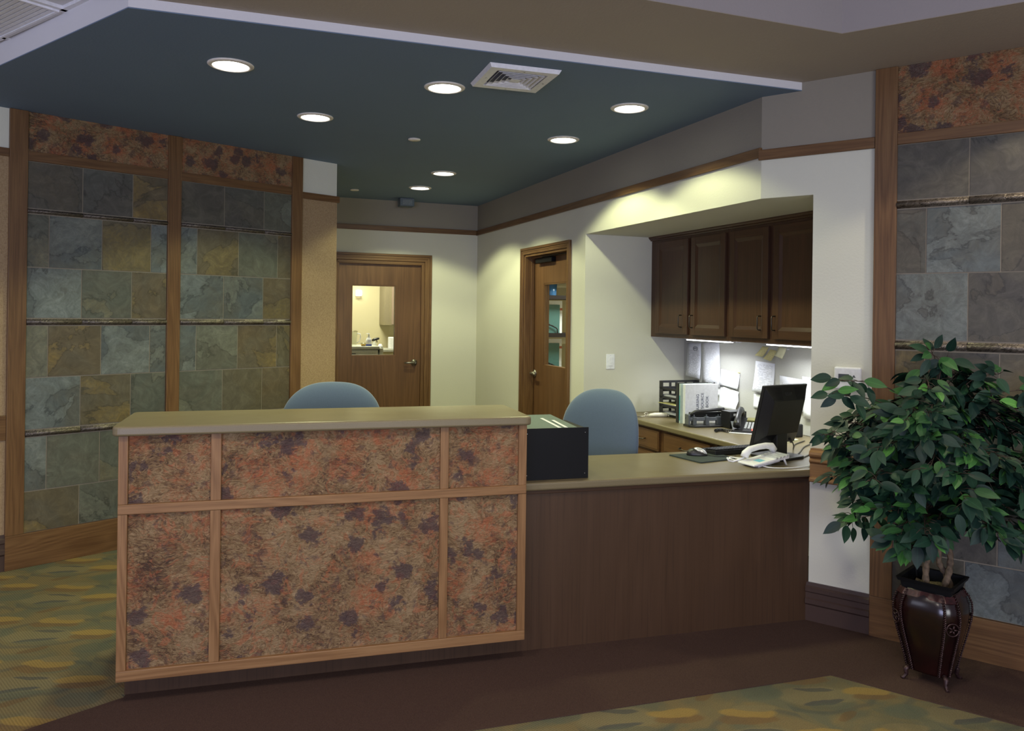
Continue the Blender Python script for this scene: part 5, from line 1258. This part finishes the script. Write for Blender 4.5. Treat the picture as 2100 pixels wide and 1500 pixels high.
t = thing('wall_cabinet', 'tan wall cabinet in the room behind the first door', 'cabinet', F2, (-.40, .30, 1.39))
mb = MB(); mb.box(-.14, .5, 0, .34, 0, .8); obj('cabinet_body', mb, plain('tan_laminate', (.24, .20, .12), .5), t)
mb = MB(); mb.box(-.045, .5, -.02, 0, .01, .79); obj('cabinet_door', mb, plain('rosy_laminate', (.30, .22, .17), .5), t, bevel=.002)
t = thing('wall_sconce', 'small glowing square wall sconce seen through the first door glass', 'wall lamp', FA, (-.835, 2.599, 1.82))
mb = MB(); mb.box(-.036, .036, -.015, 0, -.036, .036); obj('back_plate', mb, M['white'], t)
mb = MB(); mb.box(-.040, .040, -.075, -.015, -.040, .040); obj('lamp_shade', mb, M['sconce'], t, bevel=.012)
for F, loc, e, col, nm in ((FA, (-1.0, 1.6, 2.5), 34, (.95, .95, .70), 'treatment_room_lamp'), (FR, (1.4, 1.2, 2.5), 40, (.95, 1.0, .85), 'storage_room_lamp')):
    d = bpy.data.lights.new(nm, 'AREA'); d.size = .6; d.energy = e; d.color = col; o = bpy.data.objects.new(nm, d); C.objects.link(o); o.location = F.P(*loc)

# ================================================================== STORAGE ROOM BEHIND DOOR 2
F3 = Frame(*P2(FR.P(.75, .2)), 0.3689)       # shelving stands across the line of sight
sh = thing('storage_shelf', 'dark wire-braced shelf unit behind the narrow door glass', 'shelf', F3, (.55, .0, 0))
SZ = [.10, .50, .92, 1.325, 1.720, 1.905, 2.1]
for z in SZ: mb = MB(); mb.box(-.5, .6, 0, .36, z, z + (.020 if z > 1.8 else .040)); obj('shelf_board', mb, M['darkshelf'], sh)
mb = MB()
for x in (-.5, .57):
    for y in (0, .33): mb.box(x, x + .03, y, y + .03, 0, 2.15)
obj('post', mb, M['darkshelf'], sh)
for z, lab1, lab2 in ((1.365, 'teal board standing on the upper shelf behind the narrow door', 'white folder behind the teal board, upper shelf'), (.96, 'teal board standing on the lower shelf behind the narrow door', 'white folder behind the teal board, lower shelf')):
    tb = thing('teal_board', lab1, 'board', F3, (.385, .12, z), 0, 'teal boards on the storage shelf')
    mb = MB(); mb.box(-.13, .13, 0, .012, 0, .30); obj('board', mb, M['greenb'], tb, bevel=.002)
    mb = MB(); mb.tube([(-.13, -.02, .20), (-.02, -.02, .10), (.08, -.02, .055), (.095, -.02, .04), (.095, -.02, 0)], .006, 6); mb.tube([(-.13, -.02, .085), (.03, -.02, .082), (.08, -.02, .055)], .005, 6); obj('wire_stand', mb, M['darkshelf'], tb)
    wf = thing('white_folder', lab2, 'folder', F3, (.425, .17, z), 0, 'white folders on the storage shelf')
    mb = MB(); mb.box(-.18, .14, 0, .02, 0, .342); obj('folder', mb, M['white'], wf); mb = MB(); mb.box(.07, .14, -.003, 0, .24, .265); obj('red_label', mb, plain('dusty_red', (.42, .12, .08), .6), wf)
t = thing('plastic_cup', 'blue plastic cup on the top shelf behind the narrow door', 'cup', F3, (.435, .16, 1.760))
mb = MB(); mb.lathe([(.050, 0), (.058, .14), (.052, .14), (.046, .004), (.001, .004)], seg=24, caps=False); obj('cup_wall', mb, M['blue'], t)
t = thing('snack_box', 'small white and yellow carton left of the blue cup', 'box', F3, (.350, .16, 1.760))
mb = MB(); mb.box(-.035, .035, 0, .05, 0, .12); obj('carton', mb, M['white'], t); mb = MB(); mb.box(.0, .035, -.002, 0, 0, .08); obj('yellow_print', mb, plain('mustard_print', (.55, .38, .06), .5), t)
